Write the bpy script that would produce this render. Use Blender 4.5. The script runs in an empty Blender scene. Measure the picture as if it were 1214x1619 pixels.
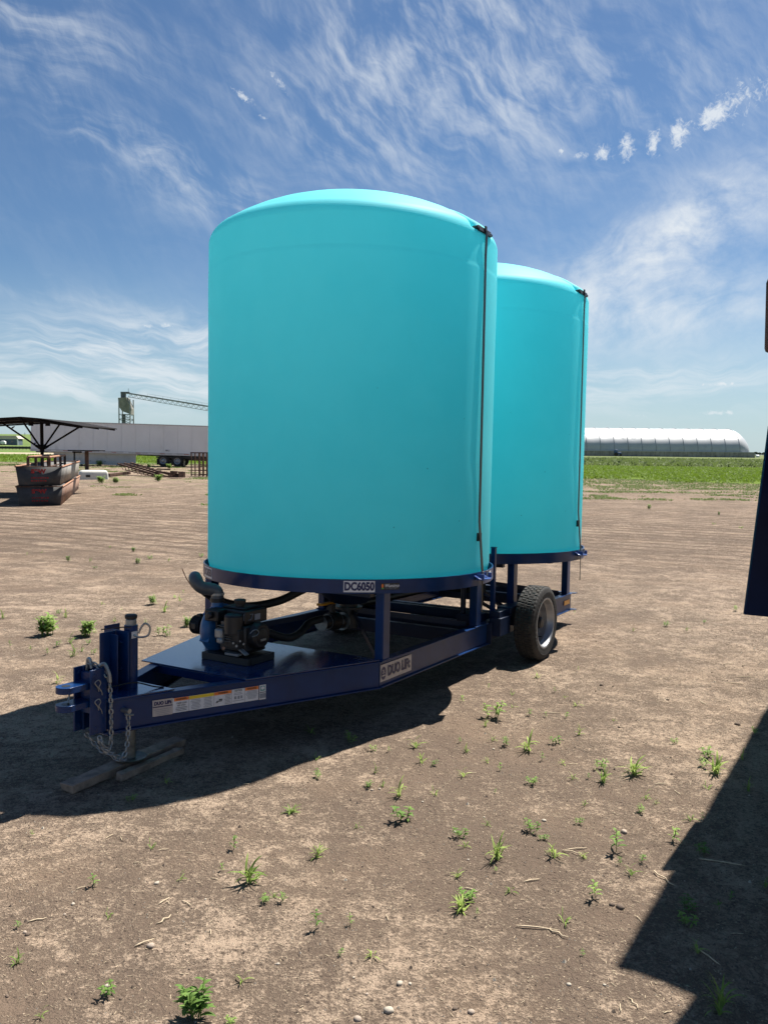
import bpy, bmesh, math, random
from mathutils import Vector, Matrix, noise
random.seed(7)
S = bpy.context.scene
COL = S.collection
rad = math.radians
# ------------------------------------------------------------------ camera
F_PX, PITCH, ROLL, CAM_H = 1313.08, rad(4.2187), rad(.6414), 2.1549
cF = Vector((0, math.cos(PITCH), -math.sin(PITCH)))
cU0 = Vector((0, math.sin(PITCH), math.cos(PITCH)))
cR = Vector((1, 0, 0))*math.cos(ROLL) + cU0*math.sin(ROLL)
cU = cU0*math.cos(ROLL) - Vector((1, 0, 0))*math.sin(ROLL)
CAM = Vector((0, 0, CAM_H))
cd = bpy.data.cameras.new('camera'); cam = bpy.data.objects.new('camera', cd); COL.objects.link(cam)
cd.sensor_fit = 'VERTICAL'; cd.sensor_height = 36; cd.sensor_width = 27
cd.lens = 36*F_PX/1619; cd.clip_start = .05; cd.clip_end = 9000
m = Matrix.Identity(4)
for i in range(3):
    m[i][0] = cR[i]; m[i][1] = cU[i]; m[i][2] = -cF[i]; m[i][3] = CAM[i]
cam.matrix_world = m
S.camera = cam
# ------------------------------------------------------------------ light and sky
SUN_AZ, SUN_EL = rad(42), rad(59.5)
S.view_settings.view_transform = 'Standard'; S.view_settings.look = 'None'
S.view_settings.exposure = 1.12; S.view_settings.gamma = 1
sl = bpy.data.lights.new('sun', 'SUN'); sl.energy = 5.0; sl.angle = rad(.53); sl.color = (1, .95, .87)
sun = bpy.data.objects.new('sun', sl); COL.objects.link(sun)
sd = Vector((math.sin(SUN_AZ)*math.cos(SUN_EL), math.cos(SUN_AZ)*math.cos(SUN_EL), math.sin(SUN_EL)))
sun.rotation_euler = sd.to_track_quat('Z', 'Y').to_euler(); sun.location = (10, 12, 30)

class NT:
    """small helper for wiring shader nodes"""
    def __init__(s, tree): s.t = tree; s.n = tree.nodes; s.l = tree.links
    def node(s, typ, ins=None, **kw):
        n = s.n.new(typ)
        for k, v in kw.items(): setattr(n, k, v)
        for k, v in (ins or {}).items():
            if hasattr(v, 'node'): s.l.new(v, n.inputs[k])
            else: n.inputs[k].default_value = v
        return n
    def m(s, op, a, b=0.0, c=0.0, clamp=False):
        n = s.n.new('ShaderNodeMath'); n.operation = op; n.use_clamp = clamp
        for i, v in enumerate((a, b, c)):
            if hasattr(v, 'node'): s.l.new(v, n.inputs[i])
            else: n.inputs[i].default_value = v
        return n.outputs[0]
    def mix(s, f, a, b, blend='MIX'):
        n = s.n.new('ShaderNodeMix'); n.data_type = 'RGBA'; n.blend_type = blend
        for k, v in ((0, f), (6, a), (7, b)):
            if hasattr(v, 'node'): s.l.new(v, n.inputs[k])
            elif k == 0: n.inputs[k].default_value = v
            else: n.inputs[k].default_value = (*v, 1) if len(v) == 3 else v
        return n.outputs[2]
    def ss(s, v, lo, hi):
        n = s.n.new('ShaderNodeMapRange'); n.interpolation_type = 'SMOOTHSTEP'
        s.l.new(v, n.inputs[0]); n.inputs[1].default_value = lo; n.inputs[2].default_value = hi
        return n.outputs[0]
    def noise(s, vec, scale, detail=4, rough=.55, dist=0.0, out=0):
        n = s.node('ShaderNodeTexNoise', {'Scale': scale, 'Detail': detail, 'Roughness': rough, 'Distortion': dist})
        if vec is not None: s.l.new(vec, n.inputs['Vector'])
        return n.outputs[out]
    def mapping(s, vec, scale=(1, 1, 1), rot=(0, 0, 0), loc=(0, 0, 0)):
        return s.node('ShaderNodeMapping', {'Vector': vec, 'Scale': scale, 'Rotation': rot, 'Location': loc}).outputs[0]

W = bpy.data.worlds.new('World'); S.world = W; W.use_nodes = True
w = NT(W.node_tree); w.n.clear()
sky = w.node('ShaderNodeTexSky', sky_type='NISHITA', sun_disc=False, sun_elevation=SUN_EL, sun_rotation=SUN_AZ,
             altitude=300, air_density=1.0, dust_density=0.6, ozone_density=2.2)
tc = w.node('ShaderNodeTexCoord').outputs['Generated']
sx = w.node('ShaderNodeSeparateXYZ', {0: tc}); X, Y, Z = sx.outputs
az = w.m('MULTIPLY', w.m('ARCTAN2', X, Y), 57.2958)
el = w.m('MULTIPLY', w.m('ARCSINE', Z), 57.2958)
zz = w.m('MAXIMUM', w.m('ADD', Z, .06), .03)
pv = w.node('ShaderNodeCombineXYZ', {0: w.m('DIVIDE', X, zz), 1: w.m('DIVIDE', Y, zz), 2: 0.0}).outputs[0]
def blob(a0, e0, ra, re, rot=0.0):
    """soft patch of sky round one direction: azimuth, elevation and its two radii, in degrees"""
    c, s_ = math.cos(rad(rot)), math.sin(rad(rot))
    da = w.m('SUBTRACT', az, a0); de = w.m('SUBTRACT', el, e0)
    p = w.m('ADD', w.m('MULTIPLY', da, c/ra), w.m('MULTIPLY', de, s_/ra))
    q = w.m('ADD', w.m('MULTIPLY', da, -s_/re), w.m('MULTIPLY', de, c/re))
    return w.m('POWER', 2.71828, w.m('MULTIPLY', w.m('ADD', w.m('MULTIPLY', p, p), w.m('MULTIPLY', q, q)), -1.0))
def add(*v):
    r = v[0]
    for x in v[1:]: r = w.m('ADD', r, x)
    return r
# thin streaked cirrus, laid out by azimuth and elevation in degrees
ae = w.node('ShaderNodeCombineXYZ', {0: az, 1: el, 2: 0.0}).outputs[0]
def warp(vec, scale, amp, det=3):
    o = w.node('ShaderNodeVectorMath', {0: w.noise(vec, scale, det, .55, out=1), 1: (.5, .5, .5)}, operation='SUBTRACT').outputs[0]
    o = w.node('ShaderNodeVectorMath', {0: o, 1: (amp, amp, 0)}, operation='MULTIPLY').outputs[0]
    return w.node('ShaderNodeVectorMath', {0: vec, 1: o}, operation='ADD').outputs[0]
wa = warp(ae, .07, 9, 4); wb = warp(ae, .30, 1.6, 4)
def streak(vec, ang, along, across, scale, det=8, rough=.6):
    return w.noise(w.mapping(vec, (1/along, 1/across, 1), (0, 0, rad(-ang))), scale, det, rough, .25)
def rotm(vec, ang):
    return w.mapping(vec, (1, 1, 1), (0, 0, rad(-ang)))
def streak(vec, ang, along, across, scale, det=8, rough=.6):
    return w.noise(w.mapping(rotm(vec, ang), (1/along, 1/across, 1)), scale, det, rough, .25)
s1 = streak(wa, -38, 5.5, 1.3, .8, 9, .62); s2 = streak(wb, -62, 2.2, .55, .9, 8, .62); s3 = streak(wa, -20, 9, 2.2, .9, 9, .6); soft = w.noise(wa, .16, 7, .6)
up = w.ss(w.m('ADD', w.m('MULTIPLY', s1, .55), w.m('ADD', w.m('MULTIPLY', s2, .22), w.m('MULTIPLY', soft, .42))), .50, .80)
lf = w.ss(w.m('ADD', w.m('MULTIPLY', s3, .75), w.m('ADD', w.m('MULTIPLY', s2, .16), w.m('MULTIPLY', soft, .25))), .50, .78)
cir = add(w.m('MULTIPLY', up, add(w.m('MULTIPLY', blob(2, 25.5, 10, 6.5, -20), 1.3), w.m('MULTIPLY', blob(15, 22.5, 9, 4, -5), .62), w.m('MULTIPLY', blob(-3, 20.2, 6, 2.4, -12), .55), .05)),
          w.m('MULTIPLY', lf, add(w.m('MULTIPLY', blob(-14.5, 17.6, 8.0, 1.9, -21), 1.25), w.m('MULTIPLY', blob(-23, 24.6, 7, 2.0, -10), .95), w.m('MULTIPLY', blob(-20, 9.2, 6, .8, -8), .45), w.m('MULTIPLY', blob(60, 30, 60, 30), .4), w.m('MULTIPLY', blob(-90, 35, 50, 30), .4))))
# broad bright sheet on the right
sh = streak(wa, 14, 3.2, 1.5, .55, 10, .62); sh2 = w.noise(wb, .35, 9, .64)
shn = w.m('ADD', w.m('MULTIPLY', sh, .6), w.m('MULTIPLY', sh2, .4))
right = w.m('MULTIPLY', w.ss(shn, .30, .72), add(w.m('MULTIPLY', blob(16, 12.4, 8.0, 2.3, 20), 1.15), w.m('MULTIPLY', blob(21, 15.5, 6, 2.0, 32), .85), w.m('MULTIPLY', blob(16, 8.6, 11, 1.9, 4), 1.05), w.m('MULTIPLY', blob(20, 11, 9, 4.2, 20), .42)))
bk = streak(wa, -4, 7, 1.0, .8, 9, .6)
bank = w.m('MULTIPLY', w.ss(bk, .38, .66), add(w.m('MULTIPLY', blob(-17, 6.6, 12, 1.9, 5), 1.35), w.m('MULTIPLY', blob(-14, 3.8, 14, 1.4, 0), 1.0), w.m('MULTIPLY', blob(14, 4.6, 14, 1.6), .9)))
# small torn puffs: a row on the right, a few on the left
pu = warp(ae, 1.5, .55, 5); pf = w.noise(rotm(pu, -55), 2.4, 9, .70, .4)
row = add(blob(11.4, 19.0, .35, .35), blob(12.6, 18.7, .55, .28), blob(14.1, 18.75, .62, .62, 30), blob(15.6, 19.0, .55, .95, 0),
          blob(17.2, 19.1, .50, 1.05, 0), blob(18.7, 19.35, .62, 1.0, 0), w.m('MULTIPLY', blob(22.6, 21.0, 3.0, 1.6, 22), .66),
          w.m('MULTIPLY', blob(20.6, 20.2, 1.0, .6, 30), .8), w.m('MULTIPLY', blob(-9.6, 22.0, 1.1, .30, -28), .85), w.m('MULTIPLY', blob(-7.4, 23.0, 1.3, .45, -38), .7), w.m('MULTIPLY', blob(-8.3, 20.9, .5, .15, -20), .7),
          w.m('MULTIPLY', blob(-14.6, 8.0, .6, .26), 1.0), w.m('MULTIPLY', blob(-15.8, 7.9, .45, .24), .9),
          w.m('MULTIPLY', blob(21.6, 4.45, 1.9, .22), .95), w.m('MULTIPLY', blob(22.0, 2.65, 1.6, .22), .8), w.m('MULTIPLY', blob(16.8, 2.5, 1.5, .18), .55))
puff = w.m('MULTIPLY', w.ss(w.m('ADD', row, w.m('MULTIPLY', w.m('SUBTRACT', pf, .5), 2.2)), .38, 1.25), w.m('MULTIPLY', w.ss(row, .02, .35), .95))
hz = w.m('MULTIPLY', w.ss(el, 13, -1), .62)
cl = w.m('MAXIMUM', puff, add(w.m('MULTIPLY', cir, .60), w.m('MULTIPLY', bank, .72), w.m('MULTIPLY', right, .72)), clamp=True)
SKY_K = .050
ccol = (.385/SKY_K, .405/SKY_K, .42/SKY_K)
base = w.mix(1.0, sky.outputs[0], (.58, .73, .85), 'MULTIPLY')
c1 = w.mix(hz, base, (.275/SKY_K, .345/SKY_K, .380/SKY_K))
c2 = w.mix(w.m('MULTIPLY', cl, .88), c1, ccol)
bg = w.node('ShaderNodeBackground', {'Color': c2, 'Strength': SKY_K})
w.l.new(bg.outputs[0], w.node('ShaderNodeOutputWorld').inputs[0])

# ------------------------------------------------------------------ terrain and photograph geometry
def sst(t):
    t = min(1, max(0, t)); return t*t*(3-2*t)
def terrain(x, y):
    h = .5*sst((y-35)/50) + .45*sst((y-85)/265)
    h += 13*sst((y-300)/520)*sst((-x-90)/160)
    return h
def ray(u, v):
    d = cF*F_PX + cR*(u-607) - cU*(v-809.5)
    return d/d.y
def at(u, v):
    """ground point seen at a place of the photograph"""
    d = ray(u, v); y = 1.0
    while y < 1500:
        p = CAM + d*y
        if p.z <= terrain(p.x, p.y): return Vector((p.x, p.y, terrain(p.x, p.y)))
        y += .02 if y < 25 else .1
    return CAM + d*1500
TM = Matrix(((.5141, -.8577, .0062, -.3255), (.8573, .5141, .0264, 7.6877), (-.0258, -.0083, .9996, 0), (0, 0, 0, 1)))

# ------------------------------------------------------------------ mesh builder
class MB:
    def __init__(s): s.v = []; s.f = []; s.mi = []
    def add(s, vs, fs, mi=0, M=None):
        o = len(s.v)
        for p in vs:
            p = Vector(p); s.v.append(tuple(M @ p) if M else tuple(p))
        for f in fs: s.f.append([o+i for i in f]); s.mi.append(mi)
        return s
    def box(s, c, d, rot=None, mi=0, M=None):
        x, y, z = (k/2 for k in d)
        vs = [Vector((a*x, b*y, e*z)) for a in (-1, 1) for b in (-1, 1) for e in (-1, 1)]
        if rot is not None:
            R = rot if isinstance(rot, Matrix) else Matrix.Rotation(rot, 3, 'Z')
            vs = [R @ q for q in vs]
        vs = [q+Vector(c) for q in vs]
        return s.add(vs, [(0, 1, 3, 2), (4, 6, 7, 5), (0, 4, 5, 1), (2, 3, 7, 6), (0, 2, 6, 4), (1, 5, 7, 3)], mi, M)
    def span(s, a, b, wdt, hgt, mi=0, up=(0, 0, 1)):
        """rectangular bar from a to b"""
        a, b = Vector(a), Vector(b); d = (b-a); L = d.length; d.normalize()
        u = Vector(up); sdv = u.cross(d)
        if sdv.length < 1e-4: sdv = Vector((1, 0, 0)).cross(d)
        sdv.normalize(); u = d.cross(sdv)
        R = Matrix((d, sdv, u)).transposed()
        return s.box((a+b)/2, (L, wdt, hgt), R, mi)
    def prism(s, poly, z0, z1, mi=0, M=None):
        n = len(poly)
        vs = [(x, y, z0) for x, y in poly]+[(x, y, z1) for x, y in poly]
        fs = [tuple(range(n-1, -1, -1)), tuple(range(n, 2*n))]+[(i, (i+1) % n, n+(i+1) % n, n+i) for i in range(n)]
        return s.add(vs, fs, mi, M)
    def cyl(s, a, b, r, r2=None, n=20, mi=0, caps=True):
        a, b = Vector(a), Vector(b); d = (b-a).normalized()
        p = d.orthogonal().normalized(); q = d.cross(p); r2 = r if r2 is None else r2
        vs = []
        for c, rr in ((a, r), (b, r2)):
            for i in range(n):
                t = 2*math.pi*i/n; vs.append(c+p*math.cos(t)*rr+q*math.sin(t)*rr)
        fs = [(i, (i+1) % n, n+(i+1) % n, n+i) for i in range(n)]
        if caps: fs += [tuple(range(n-1, -1, -1)), tuple(range(n, 2*n))]
        return s.add(vs, fs, mi)
    def lathe(s, prof, n=48, M=None, mi=0, fn=None):
        """profile of (radius, height) turned about z"""
        vs = []
        for j, (r, z) in enumerate(prof):
            for i in range(n):
                t = 2*math.pi*i/n
                rr, zz_ = (r, z) if fn is None else fn(r, z, i, j)
                vs.append((rr*math.cos(t), rr*math.sin(t), zz_))
        fs = []
        for j in range(len(prof)-1):
            for i in range(n):
                k = (i+1) % n; fs.append((j*n+i, j*n+k, (j+1)*n+k, (j+1)*n+i))
        return s.add(vs, fs, mi, M)
    def tube(s, pts, r, n=10, mi=0, closed=False, smooth=0):
        P = [Vector(p) for p in pts]
        if smooth:
            Q = []
            N = len(P)
            for i in range(N-1):
                p0, p1, p2, p3 = P[max(i-1, 0)], P[i], P[i+1], P[min(i+2, N-1)]
                for k in range(smooth):
                    t = k/smooth
                    Q.append(.5*((2*p1)+(p2-p0)*t+(2*p0-5*p1+4*p2-p3)*t*t+(3*p1-p0-3*p2+p3)*t**3))
            Q.append(P[-1]); P = Q
        N = len(P); vs = []; prev = None
        for i, p in enumerate(P):
            if closed: d = P[(i+1) % N]-P[i-1]
            else: d = P[min(i+1, N-1)]-P[max(i-1, 0)]
            d.normalize()
            a = d.orthogonal().normalized() if prev is None else (prev-d*prev.dot(d)).normalized()
            prev = a; b = d.cross(a)
            rr = r[i] if isinstance(r, (list, tuple)) and len(r) == N else (r if not isinstance(r, (list, tuple)) else r[0])
            for k in range(n):
                t = 2*math.pi*k/n; vs.append(p+a*math.cos(t)*rr+b*math.sin(t)*rr)
        fs = []
        for i in range(N if closed else N-1):
            j = (i+1) % N
            for k in range(n):
                l = (k+1) % n; fs.append((i*n+k, i*n+l, j*n+l, j*n+k))
        if not closed: fs += [tuple(range(n-1, -1, -1)), tuple((N-1)*n+k for k in range(n))]
        return s.add(vs, fs, mi)
    def build(s, name, mats, parent=None, sharp=35, bevel=0.0, M=None, label=None):
        me = bpy.data.meshes.new(name); me.from_pydata(s.v, [], s.f); me.update()
        if not isinstance(mats, (list, tuple)): mats = [mats]
        for k in mats: me.materials.append(k)
        me.polygons.foreach_set('material_index', s.mi)
        me.polygons.foreach_set('use_smooth', [True]*len(s.f))
        bm = bmesh.new(); bm.from_mesh(me); bmesh.ops.recalc_face_normals(bm, faces=bm.faces) if len(s.f) < 60000 else None
        bm.to_mesh(me); bm.free()
        me.set_sharp_from_angle(angle=rad(sharp))
        o = bpy.data.objects.new(name, me); COL.objects.link(o)
        if parent: o.parent = parent
        if M is not None: o.matrix_world = M
        if bevel:
            b = o.modifiers.new('bevel', 'BEVEL'); b.width = bevel; b.segments = 2; b.limit_method = 'ANGLE'; b.angle_limit = rad(40)
        if label: o['label'] = label
        return o
def tag(o, label=None, cat=None, group=None, kind=None):
    if label: o['label'] = label
    if cat: o['category'] = cat
    if group: o['group'] = group
    if kind: o['kind'] = kind
    return o
def empty(name, M, label, cat, group=None):
    o = bpy.data.objects.new(name, None); COL.objects.link(o); o.empty_display_size = .2
    o.matrix_world = M if isinstance(M, Matrix) else Matrix.Translation(M)
    return tag(o, label, cat, group)
def copy_tree(o, parent=None):
    c = o.copy(); COL.objects.link(c); c.parent = parent
    for ch in list(o.children): copy_tree(ch, c)
    return c

# ------------------------------------------------------------------ materials
def mat(name, col, rough=.5, metal=0.0, var=.0, vscale=6, bump=0.0, bscale=60, coat=0.0, dirt=None, dirt_amt=0.0, dscale=3, spec=.5):
    M = bpy.data.materials.new(name); M.use_nodes = True; t = NT(M.node_tree)
    p = t.n['Principled BSDF']; oc = t.node('ShaderNodeTexCoord').outputs['Object']
    c = (*col, 1)
    p.inputs['Base Color'].default_value = c; p.inputs['Roughness'].default_value = rough
    p.inputs['Metallic'].default_value = metal; p.inputs['Coat Weight'].default_value = coat; p.inputs['Coat Roughness'].default_value = .12
    p.inputs['Specular IOR Level'].default_value = spec
    out = None
    if var:
        n = t.noise(oc, vscale, 6, .6)
        k = t.ss(n, .3, .7)
        out = t.mix(k, tuple(v*(1-var) for v in col), tuple(min(1, v*(1+var)) for v in col))
    if dirt:
        n2 = t.noise(oc, dscale, 8, .68, .3)
        f = t.ss(n2, .62-.3*dirt_amt, .80-.2*dirt_amt)
        out = t.mix(t.m('MULTIPLY', f, min(1, .35+dirt_amt)), out if out is not None else col, dirt)
        t.l.new(t.m('ADD', t.m('MULTIPLY', f, .35), rough, clamp=True), p.inputs['Roughness'])
    if out is not None: t.l.new(out, p.inputs['Base Color'])
    if bump:
        b = t.node('ShaderNodeBump', {'Strength': bump, 'Distance': .004, 'Height': t.noise(oc, bscale, 5, .6)})
        t.l.new(b.outputs[0], p.inputs['Normal'])
    return M
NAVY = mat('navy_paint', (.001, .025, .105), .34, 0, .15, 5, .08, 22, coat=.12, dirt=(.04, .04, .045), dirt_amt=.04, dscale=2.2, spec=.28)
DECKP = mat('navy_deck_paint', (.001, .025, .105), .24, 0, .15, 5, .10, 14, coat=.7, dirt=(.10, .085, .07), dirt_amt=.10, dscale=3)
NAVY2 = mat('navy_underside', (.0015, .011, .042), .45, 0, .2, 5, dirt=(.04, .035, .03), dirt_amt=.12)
BLACK = mat('black_plastic', (.012, .012, .013), .45, 0, .3, 9, .15, 90, dirt=(.06, .05, .045), dirt_amt=.12)
RUB = mat('black_rubber', (.014, .014, .015), .62, 0, .25, 12, .15, 120)
TYRE = mat('tyre_rubber', (.022, .021, .020), .78, 0, .3, 10, .3, 90, dirt=(.12, .10, .08), dirt_amt=.25, dscale=7)
HOSEG = mat('grey_pvc', (.075, .085, .09), .4, 0, .2, 8, .1, 60)
STEEL = mat('galvanised_steel', (.30, .31, .31), .45, .7, .18, 20, .15, 60)
WHEELM = mat('silver_wheel_paint', (.30, .31, .33), .38, .6, .1, 14, .08, 40, dirt=(.20, .17, .14), dirt_amt=.3)
OLDST = mat('worn_steel_leg', (.17, .165, .15), .55, .5, .3, 14, .25, 50, dirt=(.16, .11, .06), dirt_amt=.4, dscale=9)
PUMPB = mat('blue_cast_iron', (.015, .11, .28), .42, 0, .2, 14, .5, 70, coat=.2)
WHITE = mat('decal_white', (.62, .63, .66), .38, 0, .06, 30)
SILV = mat('decal_silver', (.42, .40, .41), .4, .3, .05, 30)
DNAVY = mat('decal_navy', (.012, .016, .085), .4)
ORG = mat('decal_orange', (.75, .19, .03), .45)
YEL = mat('decal_yellow', (.72, .52, .03), .45)
AMB = mat('amber_reflector', (.85, .36, .03), .3)
INK = mat('decal_ink', (.02, .02, .025), .45)
GRY = mat('decal_grey_text', (.22, .24, .28), .5)
DGRN = mat('decal_green', (.10, .30, .06), .45)
WOOD = mat('weathered_wood', (.27, .195, .145), .85, 0, .35, 14, .8, 40)
RUST = mat('rusty_steel', (.085, .045, .030), .8, .1, .5, 6, .6, 40, dirt=(.26, .115, .055), dirt_amt=.3, dscale=4)
RUSTP = mat('rusty_pipe', (.33, .17, .10), .75, .1, .4, 7, .5, 30, dirt=(.13, .06, .03), dirt_amt=.3, dscale=5)
BUNK = mat('dark_mill_steel', (.040, .040, .042), .6, .1, .35, 2.5, .3, 20, dirt=(.15, .075, .045), dirt_amt=.3, dscale=1.8)
BUNKR = mat('sunlit_rusty_steel', (.27, .17, .125), .65, .1, .35, 2.5, .3, 20, dirt=(.27, .14, .085), dirt_amt=.55, dscale=1.6)  # rust tint, with sun on the bunk side lightened into the colour
REDP = mat('red_stencil_paint', (.26, .012, .016), .7, 0, .5, 9)
DARKST = mat('dark_weathered_steel', (.012, .010, .010), .8, 0, .4, 5, .4, 20, dirt=(.05, .025, .018), dirt_amt=.1, spec=.15)
TRW = mat('white_trailer_panel', (.62, .64, .67), .38, 0, .035, .6, dirt=(.40, .40, .40), dirt_amt=.15, dscale=.7)
TRG = mat('trailer_rail', (.42, .42, .43), .45, .4, .1, 3)
SKIRT = mat('pale_skirt', (.50, .50, .48), .55, 0, .08, 1.5, dirt=(.34, .31, .27), dirt_amt=.2, dscale=1.2)
GALV = mat('grey_galvanised', (.28, .29, .30), .5, .5, .2, .5)
CREAM = mat('offwhite_fibreglass', (.55, .54, .49), .6, 0, .1, 3, dirt=(.3, .26, .2), dirt_amt=.25, dscale=3)
CONC = mat('concrete_block', (.27, .255, .24), .85, 0, .2, .6, .4, 8, dirt=(.13, .12, .11), dirt_amt=.3, dscale=.5)
HBLUE = mat('slate_siding', (.09, .12, .16), .7, 0, .15, .5)
HTRIM = mat('white_trim', (.68, .70, .70), .6)
HROOF = mat('tan_roof', (.42, .37, .31), .8, 0, .12, .6)
GLASSD = mat('dark_window', (.03, .04, .05), .1)
DARKF = mat('dark_rail_steel', (.035, .035, .04), .7, 0, .3, 1)
TEALIN = mat('teal_fitting', (.05, .25, .25), .5)

def tank_material():
    M = bpy.data.materials.new('translucent_turquoise_plastic'); M.use_nodes = True; t = NT(M.node_tree)
    p = t.n['Principled BSDF']; oc = t.node('ShaderNodeTexCoord').outputs['Object']
    n = t.noise(oc, 1.4, 5, .6); n2 = t.noise(t.mapping(oc, (1, 1, .25)), 9, 6, .6)
    c = t.mix(t.ss(n, .3, .7), (.175, .80, .865), (.205, .825, .885))
    c = t.mix(t.m('MULTIPLY', t.ss(n2, .58, .8), .10), c, (.22, .72, .74))
    sp = t.node('ShaderNodeTexVoronoi', {'Vector': oc, 'Scale': 3.1, 'Randomness': 1.0})
    c = t.mix(t.m('MULTIPLY', t.ss(sp.outputs['Distance'], .022, .012), .5), c, (.02, .12, .14))
    t.l.new(c, p.inputs['Base Color']); p.inputs['Roughness'].default_value = .6
    p.inputs['Specular IOR Level'].default_value = .3
    b = t.node('ShaderNodeBump', {'Strength': .10, 'Distance': .01, 'Height': t.m('ADD', t.noise(oc, 2.2, 3, .5), t.m('MULTIPLY', t.noise(oc, 90, 3, .6), .04))})
    t.l.new(b.outputs[0], p.inputs['Normal'])
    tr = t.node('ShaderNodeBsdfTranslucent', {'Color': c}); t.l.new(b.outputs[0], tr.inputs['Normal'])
    # translucency raised towards the bottom: a brighter lower wall put into the material
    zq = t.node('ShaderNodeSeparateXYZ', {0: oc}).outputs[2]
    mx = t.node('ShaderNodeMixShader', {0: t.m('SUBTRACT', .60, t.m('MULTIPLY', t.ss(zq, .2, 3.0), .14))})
    t.l.new(p.outputs[0], mx.inputs[1]); t.l.new(tr.outputs[0], mx.inputs[2])
    t.l.new(mx.outputs[0], t.n['Material Output'].inputs[0])
    return M
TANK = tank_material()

def leaf_mat(name, a, b):
    M = bpy.data.materials.new(name); M.use_nodes = True; t = NT(M.node_tree)
    p = t.n['Principled BSDF']; g = t.node('ShaderNodeNewGeometry'); oi = t.node('ShaderNodeObjectInfo')
    n = t.noise(g.outputs['Position'], 14, 3, .6)
    f = t.m('ADD', t.m('MULTIPLY', n, .7), t.m('MULTIPLY', oi.outputs['Random'], .35), clamp=True)
    c = t.mix(t.ss(f, .3, .8), a, b)
    t.l.new(c, p.inputs['Base Color']); p.inputs['Roughness'].default_value = .7; p.inputs['Specular IOR Level'].default_value = .2
    tr = t.node('ShaderNodeBsdfTranslucent', {'Color': c}); mx = t.node('ShaderNodeMixShader', {0: .35})
    t.l.new(p.outputs[0], mx.inputs[1]); t.l.new(tr.outputs[0], mx.inputs[2]); t.l.new(mx.outputs[0], t.n['Material Output'].inputs[0])
    return M
GRASS = leaf_mat('grass_blade', (.14, .23, .045), (.36, .46, .12))
BROAD = leaf_mat('broad_leaf', (.11, .21, .045), (.28, .40, .10))
CROP = leaf_mat('crop_leaf', (.10, .165, .018), (.20, .28, .035))
PASTURE = leaf_mat('pasture_leaf', (.085, .13, .035), (.17, .21, .075))
STRAW = mat('dry_straw', (.50, .40, .27), .8, 0, .3, 8)
PEB = mat('pebble', (.36, .29, .23), .8, 0, .3, 20, .4, 80)
PEBW = mat('pale_pebble', (.40, .35, .28), .8, 0, .2, 20, .3, 80)
CLOD = mat('soil_clod', (.15, .11, .082), .95, 0, .35, 20, .6, 60)

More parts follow.
